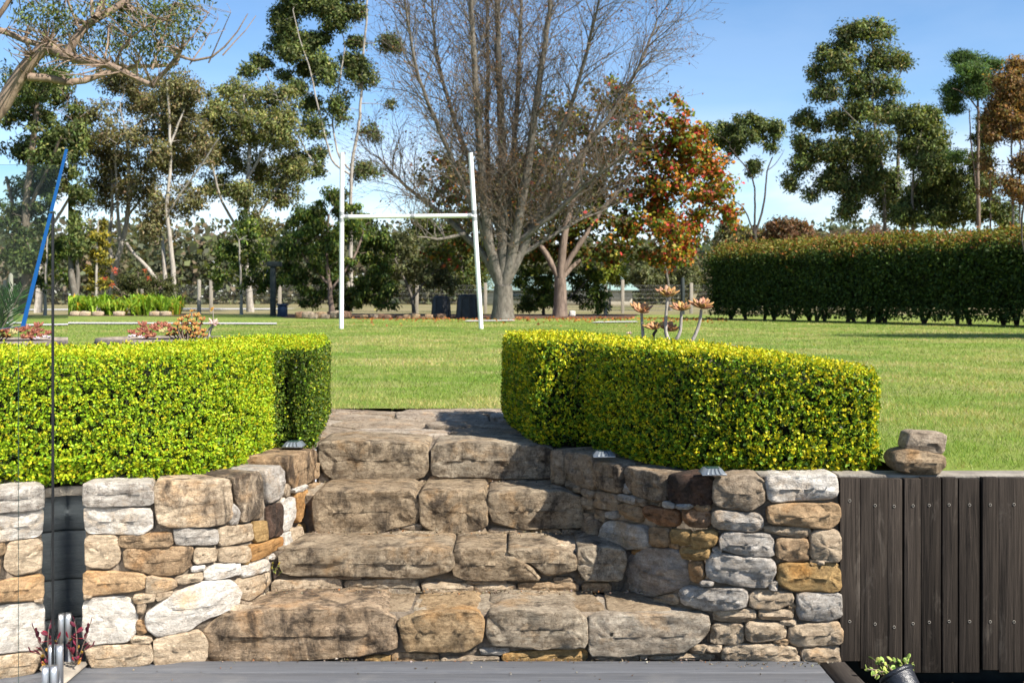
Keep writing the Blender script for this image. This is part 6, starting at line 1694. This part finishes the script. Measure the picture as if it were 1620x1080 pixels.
# fallen leaves
rng = np.random.default_rng(41); n = 900
fx = rng.uniform(560, 1150, n); fy = 503.5 + rng.exponential(2.2, n)
pp = np.array([G(a, b) for a, b in zip(fx, fy)]); pp[:, 2] = LAWN + .03
V, Q = leaf_quads(pp, rng.normal(size=(n, 3))*(1, 1, .25), rng.uniform(.05, .11, n), rng.uniform(.04, .09, n), rng)
tag(mk('fallen_leaves', V, Q, None, M['leaf'], None, False, np.repeat(pick([((.40, .13, .03), 3), ((.28, .10, .04), 3), ((.42, .24, .05), 1)], n, rng), 4, 0)), 'orange and brown fallen leaves under the autumn tree', 'leaves', None, 'stuff')
# strappy plants
n = 4200
cc_ = rng.uniform(106, 286, 34); cy_ = rng.uniform(495.6, 498.8, 34); ci_ = rng.integers(0, 34, n)
bx = cc_[ci_] + rng.normal(0, 2.6, n); by = cy_[ci_] + rng.normal(0, .25, n)
p0 = np.array([G(a, b) for a, b in zip(bx, by)]); p0[:, 2] = LAWN
Ls = rng.uniform(.5, 1.05, n)*rng.uniform(.7, 1.1, 34)[ci_]; az = rng.uniform(0, 2*np.pi, n); ou = rng.uniform(.15, 1.15, n)
d2 = np.column_stack([np.cos(az), np.sin(az), np.zeros(n)])
p1 = p0 + np.column_stack([np.zeros(n), np.zeros(n), Ls*.75]) + d2*(Ls*ou*.4)[:, None]
p2 = p1 + d2*(Ls*ou*.5)[:, None] + np.column_stack([np.zeros(n), np.zeros(n), Ls*(.25 - .5*ou)])
sd = np.column_stack([-np.sin(az), np.cos(az), np.zeros(n)])*.028
V = np.stack([p0 - sd, p0 + sd, p1 + sd*1.2, p1 - sd*1.2, p2], 1).reshape(-1, 3)
i5 = np.arange(n)*5
col = pick([((.22, .36, .03), 5), ((.32, .45, .05), 4), ((.13, .24, .02), 3), ((.48, .28, .03), 1)], n, rng)
o = mk('strappy_plants', V, np.stack([i5, i5+1, i5+2, i5+3], 1), np.stack([i5+3, i5+2, i5+4], 1), M['leaf'], None, False, np.repeat(col, 5, 0))
tag(o, 'bed of bright green strap-leaved plants at the left of the lawn', 'plants', None, 'stuff')
# palm frond beyond the glass
pf = thing('cycad', 'small dark green cycad seen beyond the glass at the far left', 'plant', (-3.35, 7.4, LAWN))
for k in range(5):
    a0 = P(-18 + 3*k, 560, 7.4 + .05*k)
    tip = P(36 - 16*k, 452 + 9*abs(k - .5), 7.4 + .1*k)
    mid = (a0 + tip)/2 + np.array((.03 - .03*k, 0, .06))
    t = np.linspace(0, 1, 24)[:, None]; path = (1-t)**2*a0 + 2*t*(1-t)*mid + t*t*tip
    b_ = MB(); b_.tube(path, np.linspace(.006, .002, 24), 5); fr = b_.build('frond', M['bark_brown'], pf)
    pos = np.repeat(path[3:], 4, 0); m = len(pos)
    dirv = np.tile(norm(tip - a0), (m, 1)) + np.where(np.arange(m)[:, None] % 2 == 0, 1, -1)*np.array((.55, .5, -.15)) + rng.normal(0, .1, (m, 3))
    ll = np.repeat(np.interp(np.linspace(0, 1, 21), [0, .4, 1], [.10, .17, .06]), 4)
    V, Q = leaf_quads(pos, dirv, ll, np.full(m, .010), rng, .02)
    mk('leaflets', V, Q, None, M['leaf'], fr, False, np.repeat(pick([((.03, .085, .018), 2), ((.05, .12, .025), 1)], m, rng), 4, 0))['kind'] = 'stuff'

# ------------------------------------------------------------------ wire fence and shed
wf = thing('wire_fence', 'post and wire fence running behind the garden trees', 'fence', (0, 50, LAWN))
YF = 50.0
xs_ = [-26 + 3.1*k for k in range(13)]
for i, x in enumerate(xs_):
    MB().box(x-.07, x+.07, YF-.07, YF+.07, LAWN-.03, LAWN+1.45 + .08*math.sin(i*2.1), .012).build('post', M['old_post'], wf)
for k in range(7):
    z_ = LAWN + .12 + k*.19
    MB().box(-26, 11.3, YF-.004, YF+.004, z_-.0035, z_+.0035).build('wire', M['wire'], wf)
mb = MB()
for k in range(620):
    x = -26 + .06*k; mb.box(x-.0012, x+.0012, YF+.006, YF+.011, LAWN+.1, LAWN+1.28)
o = mb.build('wire_mesh', M['wire'], wf); o['kind'] = 'stuff'
for (x, y0, y1, m_, lab) in ((1080, 440, 503, 'dark_post', 'black fence post behind the ghost plant'), (958, 452, 497, 'old_post', 'pale timber fence post below the shed roof'), (315, 443, 499, 'old_post', 'weathered round post right of the strappy plants'), (17, 434, 520, 'old_post', 'pale timber post seen through the glass at far left')):
    Yp = 47.0 if y1 < 510 else 27
    c = P(x, y1, Yp); t_ = P(x, y0, Yp)
    r_ = .085 if Yp > 30 else .055
    p_ = thing('fence_post', lab, 'post', (c[0], c[1], LAWN))
    b_ = MB(); b_.lathe([(r_, LAWN-.03), (r_*.97, LAWN + .5), (r_*.94, t_[2]-.02), (r_*.7, t_[2])], c[0], c[1], 12); b_.build('shaft', M[m_], p_, True)
    b_ = MB(); b_.lathe([(r_*.7, t_[2]+.001), (r_*.3, t_[2]+.03)], c[0], c[1], 12); b_.build('cap', M[m_], p_)
sh = thing('shed', 'low shed with pale green metal roof behind the autumn tree', 'shed', (5, 100, LAWN))
x0, x1 = P(750, 460, 98)[0], P(1012, 460, 98)[0]
ze, zr = P(0, 459, 98)[2], P(0, 433, 98)[2]
MB().box(x0+.6, x1-.6, 98.6, 105, LAWN-.05, ze-.02).build('wall', M['cream'], sh)
xr = P(985, 433, 98)[0]
rf = MB(); rf.add([(x0, 98, ze), (x1, 98, ze), (xr, 101.5, zr), (x0+1, 101.5, zr), (x0, 106, ze), (x1, 106, ze)], [(0, 1, 2, 3), (5, 4, 3, 2)], [(1, 5, 2), (4, 0, 3)]); rfo = rf.build('roof', M['roof_green'], sh)
for k in range(10):
    x = x0 + 1 + (xr - x0 - 1.5)*k/9
    MB().box(x-.03, x+.03, 97.9, 98.02, ze-.06, ze+.06).build('gutter_bracket', M['roof_green'], rfo)
for k in range(3):
    x = x0 + 3 + 4*k; w_ = MB().box(x, x+1.2, 98.5, 98.58, LAWN+.5, LAWN+1.2).build('window', M['glass_end'], sh)
